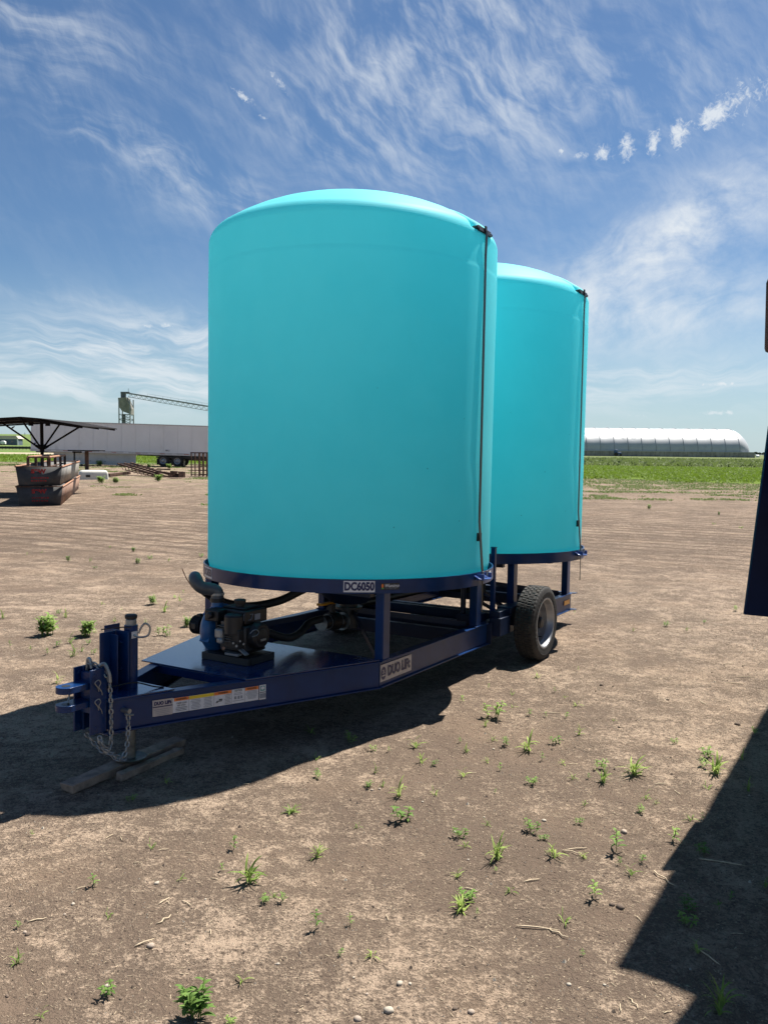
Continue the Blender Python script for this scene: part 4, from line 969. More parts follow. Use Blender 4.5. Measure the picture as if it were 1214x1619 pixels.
for i, (u, v, d, k) in enumerate(PB_):
    p = at(u, v); dist = (p-CAM).length; r = .5*d*dist/F_PX
    o = bpy.data.objects.new('pebble', PM_[k]); COL.objects.link(o); o.location = (p.x, p.y, micro(p.x, p.y)+r*.2); o.scale = (r, r*.85, r); o.rotation_euler.z = i
    tag(o, ('small tan pebble on the soil', 'small pale pebble on the soil', 'small dark soil clod on the ground')[k], 'pebble', ('tan pebbles', 'pale pebbles', 'dark clods')[k]+' on the soil')
# grit: thousands of crumbs and chaff flecks
def grit():
    r = random.Random(5); mb = MB()
    for i in range(17000):
        y = 2.2+9.5*r.random()**1.3; x = r.uniform(-.55, .55)*y+r.uniform(-.3, .3)
        if i % 5 == 0 and noise.noise(Vector((x*1.5, y*1.5, 3))) < -.05: continue
        s_ = r.uniform(.0018, .0055)*(2.4 if r.random() < .03 else 1); z = micro(x, y); a = r.uniform(0, 3.14)
        kind = 0 if r.random() < .6 else (1 if r.random() < .5 else 2)
        if kind == 2:
            L = r.uniform(.006, .022); mb.box((x, y, z+.002), (L, .0016, .0012), a, 2)
        else:
            c, q = math.cos(a)*s_, math.sin(a)*s_
            mb.add([(x+c, y+q, z-.001), (x-q, y+c, z-.001), (x-c, y-q, z-.001), (x+q, y-c, z-.001), (x+q*.2, y, z+s_*1.1)], [(0, 1, 4), (1, 2, 4), (2, 3, 4), (3, 0, 4)], kind)
    o = mb.build('soil_grit', [CLOD, PEBW, STRAW], sharp=20)
    tag(o, 'loose crumbs, grit and chaff scattered over the bare soil', kind='stuff')
grit()

# ------------------------------------------------------------------ far ground cover
def cover(name, label, m_, pts, hmin, hmax, wmul=1.0, sd_=1, n=3):
    r = random.Random(sd_); mb = MB()
    for (x, y) in pts:
        z = terrain(x, y)
        for k in range(n):
            a = r.uniform(0, 6.28); h = r.uniform(hmin, hmax); l = h*r.uniform(.5, 1.2)*wmul
            bx, by = x+r.uniform(-.2, .2), y+r.uniform(-.2, .2); dx, dy = math.cos(a)*l, math.sin(a)*l
            mb.add([(bx, by, z-.02), (bx+dx*.5-dy*.25, by+dy*.5+dx*.25, z+h*.7), (bx+dx, by+dy, z+h*r.uniform(.5, 1)), (bx+dx*.5+dy*.25, by+dy*.5-dx*.25, z+h*.55)], [(0, 1, 2, 3)])
    return tag(mb.build(name, m_, sharp=180), label, kind='stuff')
rc = random.Random(21)
pts = []
while len(pts) < 13000:
    y = rc.uniform(50, 112); x = rc.uniform(6, .60*y)
    if y+.647*x > 72.5+6*(noise.noise(Vector((x*.2, y*.2, 0))))+4*noise.noise(Vector((x*.9, y*.9, 4))) and y+.2*x < 109.5:
        pts.append((x, y))
cover('crop_rows', 'bright green low crop strip beyond the dirt on the right', CROP, pts, .10, .26, 1.2, 3)
pts = []
while len(pts) < 6000:
    y = rc.uniform(100, 200); x = rc.uniform(12, .6*y)
    if y+.2*x > 109.5: pts.append((x, y))
cover('rough_grass', 'duller tall grass strip between the crop and the arched barn', PASTURE, pts, .25, .8, 1.0, 4)
pts = []
while len(pts) < 8000:
    y = rc.uniform(38, 66); x = rc.uniform(4, .6*y)
    if y+.647*x < 72.5 and noise.noise(Vector((x*.25, y*.5, 0)))+noise.noise(Vector((x*.9, y*.9, 5)))*.7 > .25-sst((y+.5*x-50)/16)*.75: pts.append((x, y))
cover('sparse_weeds', 'sparse low weeds along the edge of the dirt before the crop', PASTURE, pts, .03, .10, 1.6, 5)
pts = []
while len(pts) < 7000:
    y = rc.uniform(85, 160); x = -rc.uniform(.15, .62)*y
    if y > 89+3*noise.noise(Vector((x*.2, y*.2, 0))): pts.append((x, y))
cover('meadow_grass', 'green grass strip behind the white trailer on the left', CROP, pts, .10, .35, 1.0, 6)
pts = []
while len(pts) < 5200:
    y = rc.uniform(31, 88); x = -rc.uniform(.18, .56)*y
    if noise.noise(Vector((x*.22, y*.4, 9)))+noise.noise(Vector((x*.8, y*.8, 2)))*.8 > .62-sst((y-46)/40)*.5: pts.append((x, y))
cover('yard_weeds', 'scattered patches of low weeds in the yard on the left', PASTURE, pts, .03, .11, 1.5, 7)
BUSH = [(160,764,10),(183,764,10),(250,761,12),(160,738,10),(142,660+97,5),(268,740,8),(236,738,8),(60,732,6),(160,812-14,5),(25,725,5)]
for i, (u, v, h) in enumerate([(160,764,11),(183,764,9),(250,761,11),(158,737,9),(268,741,8),(236,739,6)]):
    p = at(u, v); H_ = h*(p-CAM).length/F_PX
    o = bpy.data.objects.new('broadleaf_weed', MBm[3]); COL.objects.link(o); o.location = p; o.scale = (H_*1.2, H_*1.2, H_); o.rotation_euler.z = i*1.3
    tag(o, ['dark bushy weed in front of the white low tub, left one', 'dark bushy weed in front of the white low tub, right one', 'bushy weed in front of the rusty steel lattice frame', 'pale bushy weed at the foot of the white trailer skirt, behind the steel post table', 'green weed between the two rear wheels of the white trailer', 'low weed before the left rear wheel of the white trailer'][i], 'weed')

# ------------------------------------------------------------------ background left: feed bunks, canopy, table, tub, scrap
def bunk(name, p0, ang, L, wt, wb, h, z, label, side):
    M = Matrix.Translation((p0[0], p0[1], z)) @ Matrix.Rotation(ang, 4, 'Z')   # local y runs away from the camera, x to the right
    root = empty(name, M, label, 'feed bunk', 'stacked steel feed bunks')
    def shell(t_in, m_, nm):
        a, b = wt/2-t_in, wb/2-t_in
        mb = MB(); e = .10
        vs = [(-b, e, t_in), (b, e, t_in), (b, L-e, t_in), (-b, L-e, t_in), (-a, t_in, h), (a, t_in, h), (a, L-t_in, h), (-a, L-t_in, h)]
        mb.add(vs, [(0, 3, 2, 1), (0, 1, 5, 4), (2, 3, 7, 6), (3, 0, 4, 7)], 0); mb.add(vs, [(1, 2, 6, 5)], 1)
        return mb
    mb = shell(0, None, '')
    mb.v, mb.f, mb.mi = mb.v, mb.f, mb.mi
    o = mb.build('trough', [BUNK, side], root, sharp=20)
    sol = o.modifiers.new('thick', 'SOLIDIFY'); sol.thickness = .012; sol.offset = -1
    mb = MB(); a = wt/2
    mb.tube([(-a, 0, h), (-a, L, h)], .035, 8); mb.build('rim_pipe', RUSTP, root)
    mb = MB(); mb.tube([(a, 0, h), (a, L, h)], .035, 8); mb.build('rim_pipe', RUSTP, root)
    mb = MB(); mb.tube([(-a, 0, h), (a, 0, h)], .016, 8); mb.tube([(-a, L, h), (a, L, h)], .03, 8); mb.build('end_rim', RUST, root)
    sl_ = Vector((0, .10, h)).normalized()
    def f(s, t, d):
        k = (h/2+t)/h; return (s, .10*(1-k)-d-.004, h/2+t)
    mb = MB()
    for body, x, y, size, bold in (('S&W', -.02, .20, .20, .014),):
        tv, tf = text_mesh(body, size, bold, 0, 1.15); mb.add([f(a_+x, b_+y-.03, .004) for a_, b_ in tv], tf)
    r = random.Random(int(z*100)+3)
    for row in (-.06, -.17):
        x = -.27
        while x < .27:
            w_ = r.uniform(.03, .07); v_ = [f(x, row-.03, .004), f(x+w_, row-.03, .004), f(x+w_, row+.025, .004), f(x, row+.025, .004)]; mb.add(v_, [(0, 1, 2, 3)]); x += w_+.03
    mb.build('stencil_lettering', REDP, root)
    return root
b0 = at(34, 799.5); b1 = at(93, 800)
bc = (b0+b1)/2; dirn = Vector((-15.9, 43.1, 0))-Vector((b1.x, b1.y, 0)); bang = math.atan2(dirn.y, dirn.x)-math.pi/2
bang = rad(4.2) if False else bang
Lb = 12.6
bunk('feed_bunk', (bc.x, bc.y), bang, Lb, 1.58, 1.40, .70, 0.0, 'lower of two stacked dark steel feed bunks, standing on the ground', BUNKR)
bunk('feed_bunk', (bc.x-.01, bc.y), bang, Lb, 1.58, 1.40, .70, .735, 'upper of two stacked dark steel feed bunks with bold red lettering', mat('sunlit_steel_side', (.26, .245, .22), .55, .2, .25, 2, .2, 20, dirt=(.22, .13, .08), dirt_amt=.25, dscale=1.5))  # upper side steel painted lighter for glancing sun, with rust patches
# rusty rail frame lying in the upper bunk
M = Matrix.Translation((bc.x+.03, bc.y+.05, 1.38)) @ Matrix.Rotation(bang, 4, 'Z')
rf = empty('pipe_rail_frame', M, 'rusty pipe rail frame sitting inside the upper feed bunk', 'rail frame')
for xx, ln, mt in ((-.42, 8.6, RUSTP), (.30, 8.6, RUSTP)):
    mb = MB(); mb.tube([(xx, 0, .40), (xx, ln, .40)], .045, 8); mb.build('rail', mt, rf)
    for k in range(4):
        mb = MB(); mb.box((xx, .06+k*2.8, .16), (.10, .10, .44)); mb.build('rail_post', RUST, rf)
mb = MB(); mb.tube([(-.42, .0, .40), (.30, .0, .40)], .03, 8); mb.tube([(-.42, 8.6, .40), (.30, 8.6, .40)], .03, 8); mb.tube([(-.42, .06, .02), (.30, .06, .02)], .04, 8); mb.tube([(.3, .0, .05), (.3, 8.6, .05)], .035, 8); mb.build('end_rail', RUST, rf)

# steel canopy on a single post
cp = CAM+ray(67, 703)*38.0; cpz = terrain(cp.x, cp.y)
can = empty('steel_canopy', Matrix.Translation((cp.x, cp.y, cpz)), 'dark steel umbrella shaped canopy on one post behind the feed bunks', 'canopy')
apz = (CAM+ray(68, 661.5)*38.0).z-cpz; edz = (CAM+ray(180, 677)*38.0).z-cpz
zr_, zR, zL = 3.44-cpz, 3.06-cpz, 3.22-cpz
mb = MB(); y0, y1 = -2.2, 2.4
top = [(-3.4, y0, zL), (0, y0, zr_), (.75, y0, zr_-.05), (2.66, y0, zR+.02), (-3.4, y1, zL), (0, y1, zr_), (.75, y1, zr_-.05), (2.66, y1, zR+.02)]
bot = [(x, y, z-.045) for x, y, z in top]
mb.add(top+bot, [(0, 1, 5, 4), (1, 2, 6, 5), (2, 3, 7, 6), (12, 13, 9, 8), (13, 14, 10, 9), (14, 15, 11, 10), (0, 8, 9, 1), (1, 9, 10, 2), (2, 10, 11, 3), (5, 13, 12, 4), (6, 14, 13, 5), (7, 15, 14, 6), (0, 4, 12, 8), (3, 11, 15, 7)])
mb.build('canopy_roof', DARKST, can, sharp=5)
mb = MB()
for y in (y0+.15, 0, y1-.15):
    mb.span((-3.3, y, zL-.09), (0, y, zr_-.09), .06, .07); mb.span((0, y, zr_-.09), (2.6, y, zR-.055), .06, .07)
mb.span((0, y0, zr_-.14), (0, y1, zr_-.14), .08, .08)
mb.build('rafter', DARKST, can)
mb = MB(); mb.cyl((0, 0, 0), (0, 0, zr_-.10), .075, n=14); mb.cyl((0, 0, 1.95), (0, 0, 2.15), .10, n=14); mb.build('post', DARKST, can)
for ex_, ey_, ez_ in ((-1.75, 0, zr_-.24), (1.75, 0, zr_-.34), (-.25, -1.5, zr_-.12), (.30, 1.5, zr_-.12)):
    mb = MB(); mb.tube([(0, 0, 2.02), (ex_, ey_, ez_)], .042, 8); d_ = Vector((ex_, ey_, ez_-2.02)); mb.cyl(Vector((0, 0, 2.02))+d_*.06, Vector((0, 0, 2.02))+d_*.16, .06, n=10); mb.build('brace', DARKST, can)
for xx in (-.36, .40):
    mb = MB(); mb.box((xx, -.3, zr_-.22), (.20, .06, .24)); mb.build('hinge_box', DARKST, can)
# a small bird on the brace
bp = CAM+ray(20, 676.5)*37.2
mb = MB(); mb.lathe([(0, -.11), (.012, -.10), (.02, -.04), (.035, .0), (.036, .04), (.026, .07), (.024, .09), (.026, .105), (.018, .12), (.006, .13), (0, .145)], 14, Matrix.Rotation(rad(58), 4, 'Y')); mb.cyl((.0, -.01, -.03), (.0, -.01, -.09), .004, n=5); mb.cyl((.0, .012, -.03), (.0, .012, -.09), .004, n=5)
o = mb.build('small_bird', mat('grey_feathers', (.12, .11, .10), .8)); o.location = bp; tag(o, 'small grey bird perched on the left brace of the steel canopy', 'bird')

# steel post table
tp = at(138, 743); M = Matrix.Translation(tp); tb = empty('post_table', M, 'rusty flat topped steel stand on a single thick post before the white trailer', 'steel stand')
mpp = 66.8/F_PX
mb = MB(); mb.cyl((0, 0, -.05), (0, 0, 29.5*mpp), .155, n=16); mb.build('post', RUST, tb)
mb = MB(); mb.box((.0, 0, 30.5*mpp), (50*mpp, 1.3, .08)); mb.box((-15*mpp, 0, 28*mpp), (.5, .7, .12)); mb.build('flat_top', DARKST, tb)
# white low tub
p0 = at(125, 758); p1 = at(171, 757.5); c = (p0+p1)/2; L = (p1-p0).length
tubr = empty('low_tub', Matrix.Translation(c) @ Matrix.Rotation(math.atan2(p1.y-p0.y, p1.x-p0.x), 4, 'Z'), 'long low off white fibreglass tub lying on the soil beside the feed bunks', 'tub')
mb = MB(); h = .56; vs = []
prof = [(0, -.02), (.02, .30), (.04, .44), (.10, .54), (.22, .58)]
for dx_, z in prof:
    a, b = L/2-dx_, .45-dx_*.8; rr = .12
    for q in range(4):
        cx_, cy_ = ((a-rr), (b-rr)) if q == 0 else ((-(a-rr)), (b-rr)) if q == 1 else ((-(a-rr)), -(b-rr)) if q == 2 else ((a-rr), -(b-rr))
        for k in range(5):
            t_ = rad(90*q+22.5*k); vs.append((cx_+rr*math.cos(t_), cy_+rr*math.sin(t_), z))
fs = [(20*j+i, 20*j+(i+1) % 20, 20*(j+1)+(i+1) % 20, 20*(j+1)+i) for j in range(4) for i in range(20)]+[tuple(80+i for i in range(20))]
mb.add(vs, fs); mb.build('shell', CREAM, tubr, sharp=50)
mb = MB(); mb.box((-L/2+.50, -.452, .22), (.26, .02, .15)); mb.build('vent', BLACK, tubr)
# rusty scrap lattice
def scrap(u0, v0, u1, v1, label):
    a, b = at(u0, v0), at(u1, v1); d = b-a; L = d.length; c = a
    root = empty('steel_lattice', Matrix.Translation(a) @ Matrix.Rotation(math.atan2(d.y, d.x), 4, 'Z'), label, 'scrap frame')
    z1 = .80
    for y in (0, .55, 1.1):
        mb = MB(); mb.span((0, y, z1+y*.05), (L*.62, y, .12), .10, .10); mb.build('chord', RUST, root)
        mb = MB(); mb.span((.7, y+.1, .38), (L*.55, y+.1, .02), .07, .07); mb.build('chord', RUST, root)
    for k in range(9):
        x = .3+k*L*.06; z = z1-(z1-.12)*x/(L*.62); mb = MB(); mb.span((x, -.05, z+.05), (x+.1, 1.2, z+.08), .05, .05)
        mb.span((x, 0, z), (x+.35, 0, max(.03, z-.38)), .04, .04); mb.build('cross_bar', RUST, root)
    for (p, q, w_) in (((L*.58, .2, .34), (L*.98, .3, .16), .12), ((L*.60, .2, .52), (L*.78, .3, .50), .08), ((L*.80, .1, .06), (L, .2, .10), .16), ((L*.62, -.3, .05), (L*.9, -.1, .06), .10)):
        mb = MB(); mb.span(p, q, w_, w_); mb.build('beam', RUST, root)
    mb = MB(); mb.box((L*.87, .1, .22), (.12, .5, .42)); mb.box((L*.99, .1, .20), (.08, .5, .38)); mb.box((L*.93, .1, .38), (.5, .5, .05)); mb.box((L*.93, .1, .03), (.5, .5, .05)); mb.build('end_box', RUST, root)
scrap(187, 751, 287, 757, 'heap of rusty steel lattice beams lying on the soil before the white trailer')
a, b = at(172, 754), at(205, 751)
mb = MB(); mb.span((a.x, a.y, a.z+.12), (b.x, b.y, b.z+.16), .22, .20); o = mb.build('steel_beam', RUST, bevel=.02); tag(o, 'short rusty beam lying between the white tub and the lattice heap', 'beam')
# cage of bars
a, b = at(303, 753), at(352, 755); d = b-a; L = d.length; cg = empty('bar_cage', Matrix.Translation(a) @ Matrix.Rotation(math.atan2(d.y, d.x), 4, 'Z'), 'rusty upright bar cage panel at the left edge of the front tank', 'cage')
zt_ = 38*57.5/F_PX
for y in (0, .9):
    for k in range(9):
        mb = MB(); x = L*k/8; mb.box((x, y, zt_/2-.03), (.06, .06, zt_)); mb.build('upright_bar', RUST, cg)
    mb = MB()
    for z in (.12, .42, .8, 1.2, zt_-.02): mb.box((L/2, y-.04, z), (L+.06, .035, .05 if z < zt_-.1 else .08))
    mb.build('rail', RUST, cg)

# ------------------------------------------------------------------ white box trailer
d_t = 76.5
def T_(u, v, Y=d_t): return CAM+ray(u, v)*Y
LT, RT, LB, RB = T_(49, 664.5), T_(336, 673.5), T_(49, 713), T_(336, 720.5)
xv = (RT-LT); Lt = xv.length; ex = xv.normalized(); eu = (LT-LB); Ht = ((LT-LB).length+(RT-RB).length)/2
ey = Vector((0, 0, 1)).cross(ex).normalized(); ez = ex.cross(ey)
M = Matrix.Identity(4)
for i in range(3): M[i][0] = ex[i]; M[i][1] = ey[i]; M[i][2] = ez[i]; M[i][3] = LB[i]
wt = empty('box_trailer', M, 'long white semi box trailer parked across the left background', 'trailer')
Ht = (LT-LB).dot(ez)
mb = MB(); mb.box((Lt/2, 1.3, Ht/2+.08), (Lt, 2.58, Ht-.16)); mb.build('body', TRW, wt, bevel=.03)
mb = MB()
for k in range(13): mb.box((.55+k*(Lt-1.1)/12, -.002, Ht/2+.1), (.030, .012, Ht-.35))
mb.build('panel_seam', mat('panel_seam_grey', (.57, .59, .62), .45), wt)
mb = MB(); mb.box((Lt/2, -.012, Ht-.05), (Lt+.02, .05, .10)); mb.build('top_rail', TRG, wt)
mb = MB(); mb.box((Lt/2, -.014, .10), (Lt+.02, .06, .22)); br_ = mb.build('bottom_rail', TRG, wt)
mb = MB()
for k in range(15): mb.box((1.0+k*Lt/15, -.048, .12), (.45, .006, .05), mi=k % 2)
mb.build('reflective_tape', [mat('red_tape', (.30, .05, .04), .5), WHITE], br_)
mb = MB(); mb.box((Lt*.335+.2, .35, -.55), (Lt*.48-.4, .02, 1.05)); mb.box((Lt*.335, .355, -.06), (Lt*.5, .02, .10)); mb.build('side_skirt', SKIRT, wt)
mb = MB()
for fx in (.30, .45, .62, .86): mb.box((Lt*.335+.2+(fx-.5)*(Lt*.48), .336, -.75), (.10, .008, .05))
mb.build('skirt_marker', INK, wt)
mb = MB(); mb.box((Lt*.855, 1.3, -.28), (4.3, 1.1, .30)); mb.box((Lt*.815, 1.3, -.20), (4.2, 2.3, .12)); mb.box((Lt/2, 1.3, -.06), (Lt-.3, 1.0, .12)); mb.build('bogie', BLACK, wt)
decal('unit_number', wt, lambda s, t, d: (Lt*.755+s, -.004-d*4, .42+t), .55, .20, TRW, [('text', 'NR-S', 0, 0, .20, INK, .004, .9)])
decal('corner_mark', wt, lambda s, t, d: (.42+s, -.004-d*4, .62+t), .55, .42, TRW, [('disc', 0, .10, .12, .06, DNAVY), ('rect', 0, -.02, .30, .05, GRY), ('rect', .03, -.12, .38, .04, GRY)])
wlz = None
for (u, v) in ((258, 728.5), (280.3, 729)):
    for yy in (.16, 2.34):
        p = M.inverted() @ T_(u, v); wh = bpy.data.objects.new('wheel', None); COL.objects.link(wh); wh.parent = wt
        wh.matrix_basis = Matrix.Translation((p.x, yy, p.z)) @ Matrix.Rotation(rad(90), 4, 'X')
        mb = MB(); mb.lathe([(.28, -.12), (.40, -.14), (.50, -.13), (.53, -.10), (.53, .10), (.50, .13), (.40, .14), (.28, .12)], 48); mb.build('tyre', TYRE, wh, sharp=30)
        mb = MB(); mb.lathe([(.29, .12), (.30, .135), (.27, .13), (.25, .05), (.18, .02), (.10, .04), (.09, .10), (0, .11)], 36); mb.build('rim', WHEELM, wh)
        mb = MB()
        for k in range(10):
            t_ = rad(36*k); mb.cyl((math.cos(t_)*.20, math.sin(t_)*.20, .025), (math.cos(t_)*.20, math.sin(t_)*.20, .045), .025, n=8)
        mb.build('hand_hole', BLACK, wh)
pb = M.inverted() @ T_(222, 729)
mb = MB(); mb.box((Lt*.70, .2, -.60), (.08, .6, .55)); mb.build('mud_flap', BLACK, wt); mb = MB(); mb.box((Lt*.845, .2, -.62), (.03, .6, .62)); mb.build('mud_flap', BLACK, wt)
lg_ = M.inverted() @ T_(116, 728)
for yy in (.4, 2.2):
    mb = MB(); mb.box((lg_.x, yy, -.60), (.16, .14, 1.15)); mb.box((lg_.x, yy, -1.18), (.34, .30, .05)); mb.span((lg_.x, yy, -.9), (lg_.x+1.0, yy, -.1), .08, .08); mb.build('landing_leg', BLACK, wt)

# ------------------------------------------------------------------ grain elevator
GM = GALV; Yg = 300
g0 = T_(197, 668, Yg); gz = terrain(g0.x, Yg); mp = Yg/F_PX
gr = empty('grain_elevator', Matrix.Translation((g0.x, Yg, gz)), 'grey steel grain loading tower rising behind the white trailer', 'tower')
ztop = (T_(195, 619, Yg)).z-gz
px = lambda u: T_(u, 640, Yg).x-g0.x
pz = lambda v: T_(197, v, Yg).z-gz
mb = MB()
for x in (px(188.5), px(206)):
    for y in (0, 4): mb.span((x, y, 0), (x, y, pz(631)), .35, .35, up=(1, 0, 0))
for k in range(10):
    z0_, z1_ = k*1.9, (k+1)*1.9
    if z1_ > pz(653): break
    for y in (0, 4):
        mb.span((px(188.5), y, z0_), (px(206), y, z1_), .14, .14); mb.span((px(206), y, z0_), (px(188.5), y, z1_), .14, .14); mb.span((px(188.5), y, z1_), (px(206), y, z1_), .16, .16)
mb.build('tower_frame', GM, gr)
mb = MB(); mb.add([(px(187), 0, pz(629)), (px(200), 0, pz(628)), (px(207), 0, pz(646)), (px(207), 0, pz(655)), (px(193), 0, pz(650)), (px(188), 0, pz(642))]+[(px(187), 4, pz(629)), (px(200), 4, pz(628)), (px(207), 4, pz(646)), (px(207), 4, pz(655)), (px(193), 4, pz(650)), (px(188), 4, pz(642))],
                  [(0, 1, 2, 3, 4, 5), (11, 10, 9, 8, 7, 6)]+[(i, (i+1) % 6, 6+(i+1) % 6, 6+i) for i in range(6)]); mb.build('hopper', mat('dusty_hopper', (.22, .21, .19), .7, 0, .3, .4), gr, sharp=20)
mb = MB(); mb.box((px(193), 2, pz(625)), (1.5, 1.5, 2.6)); mb.box((px(196), 2, pz(620.5)), (3.0, 1.3, .7)); mb.span((px(193), 2, pz(655)), (px(193), 2, 0), 1.1, 1.1, up=(1, 0, 0)); mb.cyl((px(201), 2, pz(620)), (px(201), 2, pz(613.5)), .08, n=6); mb.build('elevator_head', mat('dark_conveyor', (.10, .11, .12), .6, .3), gr)
cv = empty('conveyor_bridge', Matrix.Translation((g0.x, Yg+2, gz)), 'long truss conveyor bridge sloping down to the right from the grain tower', 'conveyor')
xa, za = px(197), pz(621); xb = px(328); zb_ = (T_(328, 642.5, Yg)).z-gz
k_ = (zb_-za)/(xb-xa); xe = xa+46; ze = za+k_*46
mb = MB()
for y in (-.8, .8):
    mb.span((xa, y, za), (xe, y, ze), .18, .35); mb.span((xa+1, y, za-1.35-.02), (xe, y, ze-1.7), .14, .16)
N = 24
for k in range(N):
    t0, t1, t2 = k/N, (k+.5)/N, (k+1)/N
    f = lambda t, dz: (xa+1+(xe-xa-1)*t, -.8, za+(ze-za)*t-dz)
    mb.span(f(t0, 1.4), f(t1, .1), .10, .10); mb.span(f(t1, .1), f(t2, 1.4), .10, .10)
    mb.span((xa+1+(xe-xa-1)*t0, .8, za+(ze-za)*t0-1.4), (xa+1+(xe-xa-1)*t1, .8, za+(ze-za)*t1-.1), .10, .10)
mb.build('truss', GM, cv)
mb = MB(); mb.span((xa, 0, za+.10), (xe, 0, ze+.10), 1.3, .42); mb.build('conveyor_trough', mat('dark_trough', (.07, .08, .085), .6, .3), cv)
mb = MB(); mb.span((xa+8, -.9, za+k_*8+1.0), (xe, -.9, ze+1.0), .06, .06)
for k in range(14): x = xa+8+k*2.8; z = za+k_*(x-xa); mb.span((x, -.9, z), (x, -.9, z+1.0), .06, .06, up=(1, 0, 0))
mb.build('handrail', GM, cv)
mb = MB(); xs_ = xe-.5; mb.span((xs_, 0, 0), (xs_, 0, ze-1.6), 1.2, 1.0, up=(1, 0, 0)); mb.build('support_leg', GM, cv)

# ------------------------------------------------------------------ house, fence line, poles far left
Yh = 450
hb = T_(12, 706.5, Yh); hz_ = terrain(hb.x, Yh); q = Yh/F_PX
hs = empty('blue_house', Matrix.Translation((hb.x, Yh, hb.z)), 'slate blue farm building with tan roof and white trim at the far left', 'building')
mb = MB(); mb.box((0, 3, 7*q-1.5), (34*q, 6, 14*q+3)); mb.build('wall', HBLUE, hs)
mb = MB(); mb.prism([(-18.5*q, 13*q), (18.5*q, 13*q), (15*q, 17.5*q), (-16*q, 17.5*q)], -.5, 7, M=Matrix.Rotation(rad(90), 4, 'X') @ Matrix.Scale(-1, 4, (0, 0, 1))); mb.build('roof', HROOF, hs)
for x, w_ in ((-16.5, 1.0), (16.6, 1.6)): mb = MB(); mb.box((x*q, -.05, 6.5*q), (w_*q, .2, 13*q)); mb.build('corner_trim', HTRIM, hs)
mb = MB(); mb.box((0, -.12, 13*q), (36*q, .25, .35)); mb.build('eave_trim', HTRIM, hs)
for x in (-9, 0, 8): mb = MB(); mb.box((x*q, -.05, 8.5*q), (3.2*q, .1, 2.6*q)); mb.build('window', GLASSD, hs)
cr_ = empty('parked_van', Matrix.Translation((hb.x+2*q, Yh-6, terrain(hb.x, Yh-6))), 'tiny white parked van in front of the slate blue building', 'van')
mb = MB(); mb.box((0, 0, 1.25), (7.4*q, 1.9, 1.5)); mb.box((0, 0, 2.0), (4.5*q, 1.7, .6)); mb.build('body', HTRIM, cr_, bevel=.2)
for x in (-1, 1): mb = MB(); mb.cyl((x*.85, -.95, .4), (x*.85, -.6, .4), .4, n=16); mb.build('wheel', TYRE, cr_)
mb = MB(); fy = 330; xL, xR = T_(-60, 706, fy).x, T_(150, 706, fy).x
n = 40
root = empty('dark_fence', Matrix.Translation((xL, fy, terrain(xL, fy))), 'long low dark fence line before the slate blue building', 'fence')
mb.box(((xR-xL)/2, 0, .75), ((xR-xL), .15, .95)); mb.build('board', DARKF, root); mb = MB()
for k in range(n): mb.box(((xR-xL)*k/(n-1), -.12, .6), (.15, .12, 1.5))
mb.build('fence_posts', DARKF, root)['kind'] = 'stuff'
for u, vt in ((48.5, 681.5), (40, 684)):
    p = T_(u, 690, 640); mb = MB(); zt0 = terrain(p.x, 640); zt1 = (T_(u, vt, 640)).z; mb.cyl((0, 0, 0), (0, 0, zt1-zt0), .16, .10, n=8); mb.box((0, 0, zt1-zt0-.5), (1.8, .12, .12))
    o = mb.build('utility_pole', DARKF); o.location = (p.x, 640, zt0); tag(o, 'thin distant pole on the left skyline, %s' % ('just left of the white trailer' if u > 45 else 'nearest the blue building roof'), 'pole')
# ------------------------------------------------------------------ hoop barn
Yb = 350
bL = T_(860, 721.0, Yb); bR = T_(1184, 724.2, Yb); zt0 = terrain(bR.x, Yb)
ang = math.atan2(0, 1)
pA = Vector((bL.x-40, Yb+0, 0)); pB = Vector((bR.x, Yb-4, 0)); dv = (pB-pA); Lb_ = dv.length
barn = empty('hoop_barn', Matrix.Translation((pA.x, pA.y, zt0)) @ Matrix.Rotation(math.atan2(dv.y, dv.x), 4, 'Z'), 'long white arched fabric barn on a concrete block wall across the right background', 'barn')
Hw = 8.3*Yb/F_PX; Ha = (T_(1110, 676.5, Yb)).z-zt0; Wb = 32.0
def arch(t):   # t 0..1 from the near eave over to the far one
    a = math.pi*(1-t); return (Wb/2-Wb/2*math.cos(math.pi-a)*1.0, Hw+(Ha-Hw)*(math.sin(a)**.92))
NA = 28
secs = []
nx_ = 132
mb = MB(); vs = []
for i in range(nx_+1):
    x = Lb_*i/nx_; e = 0
    if x > Lb_-6:  # rounded far end
        e = ((x-(Lb_-6))/6)
    sc_ = math.sqrt(max(0, 1-(e*.93)**2.2)) if e > 0 else 1
    bay = (x/(Lb_/22)) % 1
    sag = -.16*math.sin(math.pi*bay)
    for k in range(NA+1):
        y, z = arch(k/NA); yy = Wb/2+(y-Wb/2)*(.55+.45*sc_); vs.append((x, yy, Hw+(z-Hw)*(sc_ if e > 0 else 1)*1.0+(sag if 0 < k < NA else 0)))
fs = [((NA+1)*i+k, (NA+1)*i+k+1, (NA+1)*(i+1)+k+1, (NA+1)*(i+1)+k) for i in range(nx_) for k in range(NA)]
fs.append(tuple((NA+1)*nx_+k for k in range(NA+1)))
mb.add(vs, fs)
FAB = mat('white_barn_fabric', (.42, .435, .45), .45, 0, .05, .3, .5, .8, dirt=(.30, .31, .33), dirt_amt=.3, dscale=.25)
mb.build('fabric_cover', FAB, barn, sharp=60)
for j in range(23):
    x = Lb_*j/22
    if x > Lb_-5: continue
    mb = MB(); P = []
    for k in range(NA+1):
        y, z = arch(k/NA); P.append((x, y, z+.06))
    mb.tube(P, .085, 6); mb.build('arch_rib', mat('rib_dark_grey', (.16, .18, .21), .7) if j == 0 else bpy.data.materials['rib_dark_grey'], barn)  # arch ribs in one even dark grey
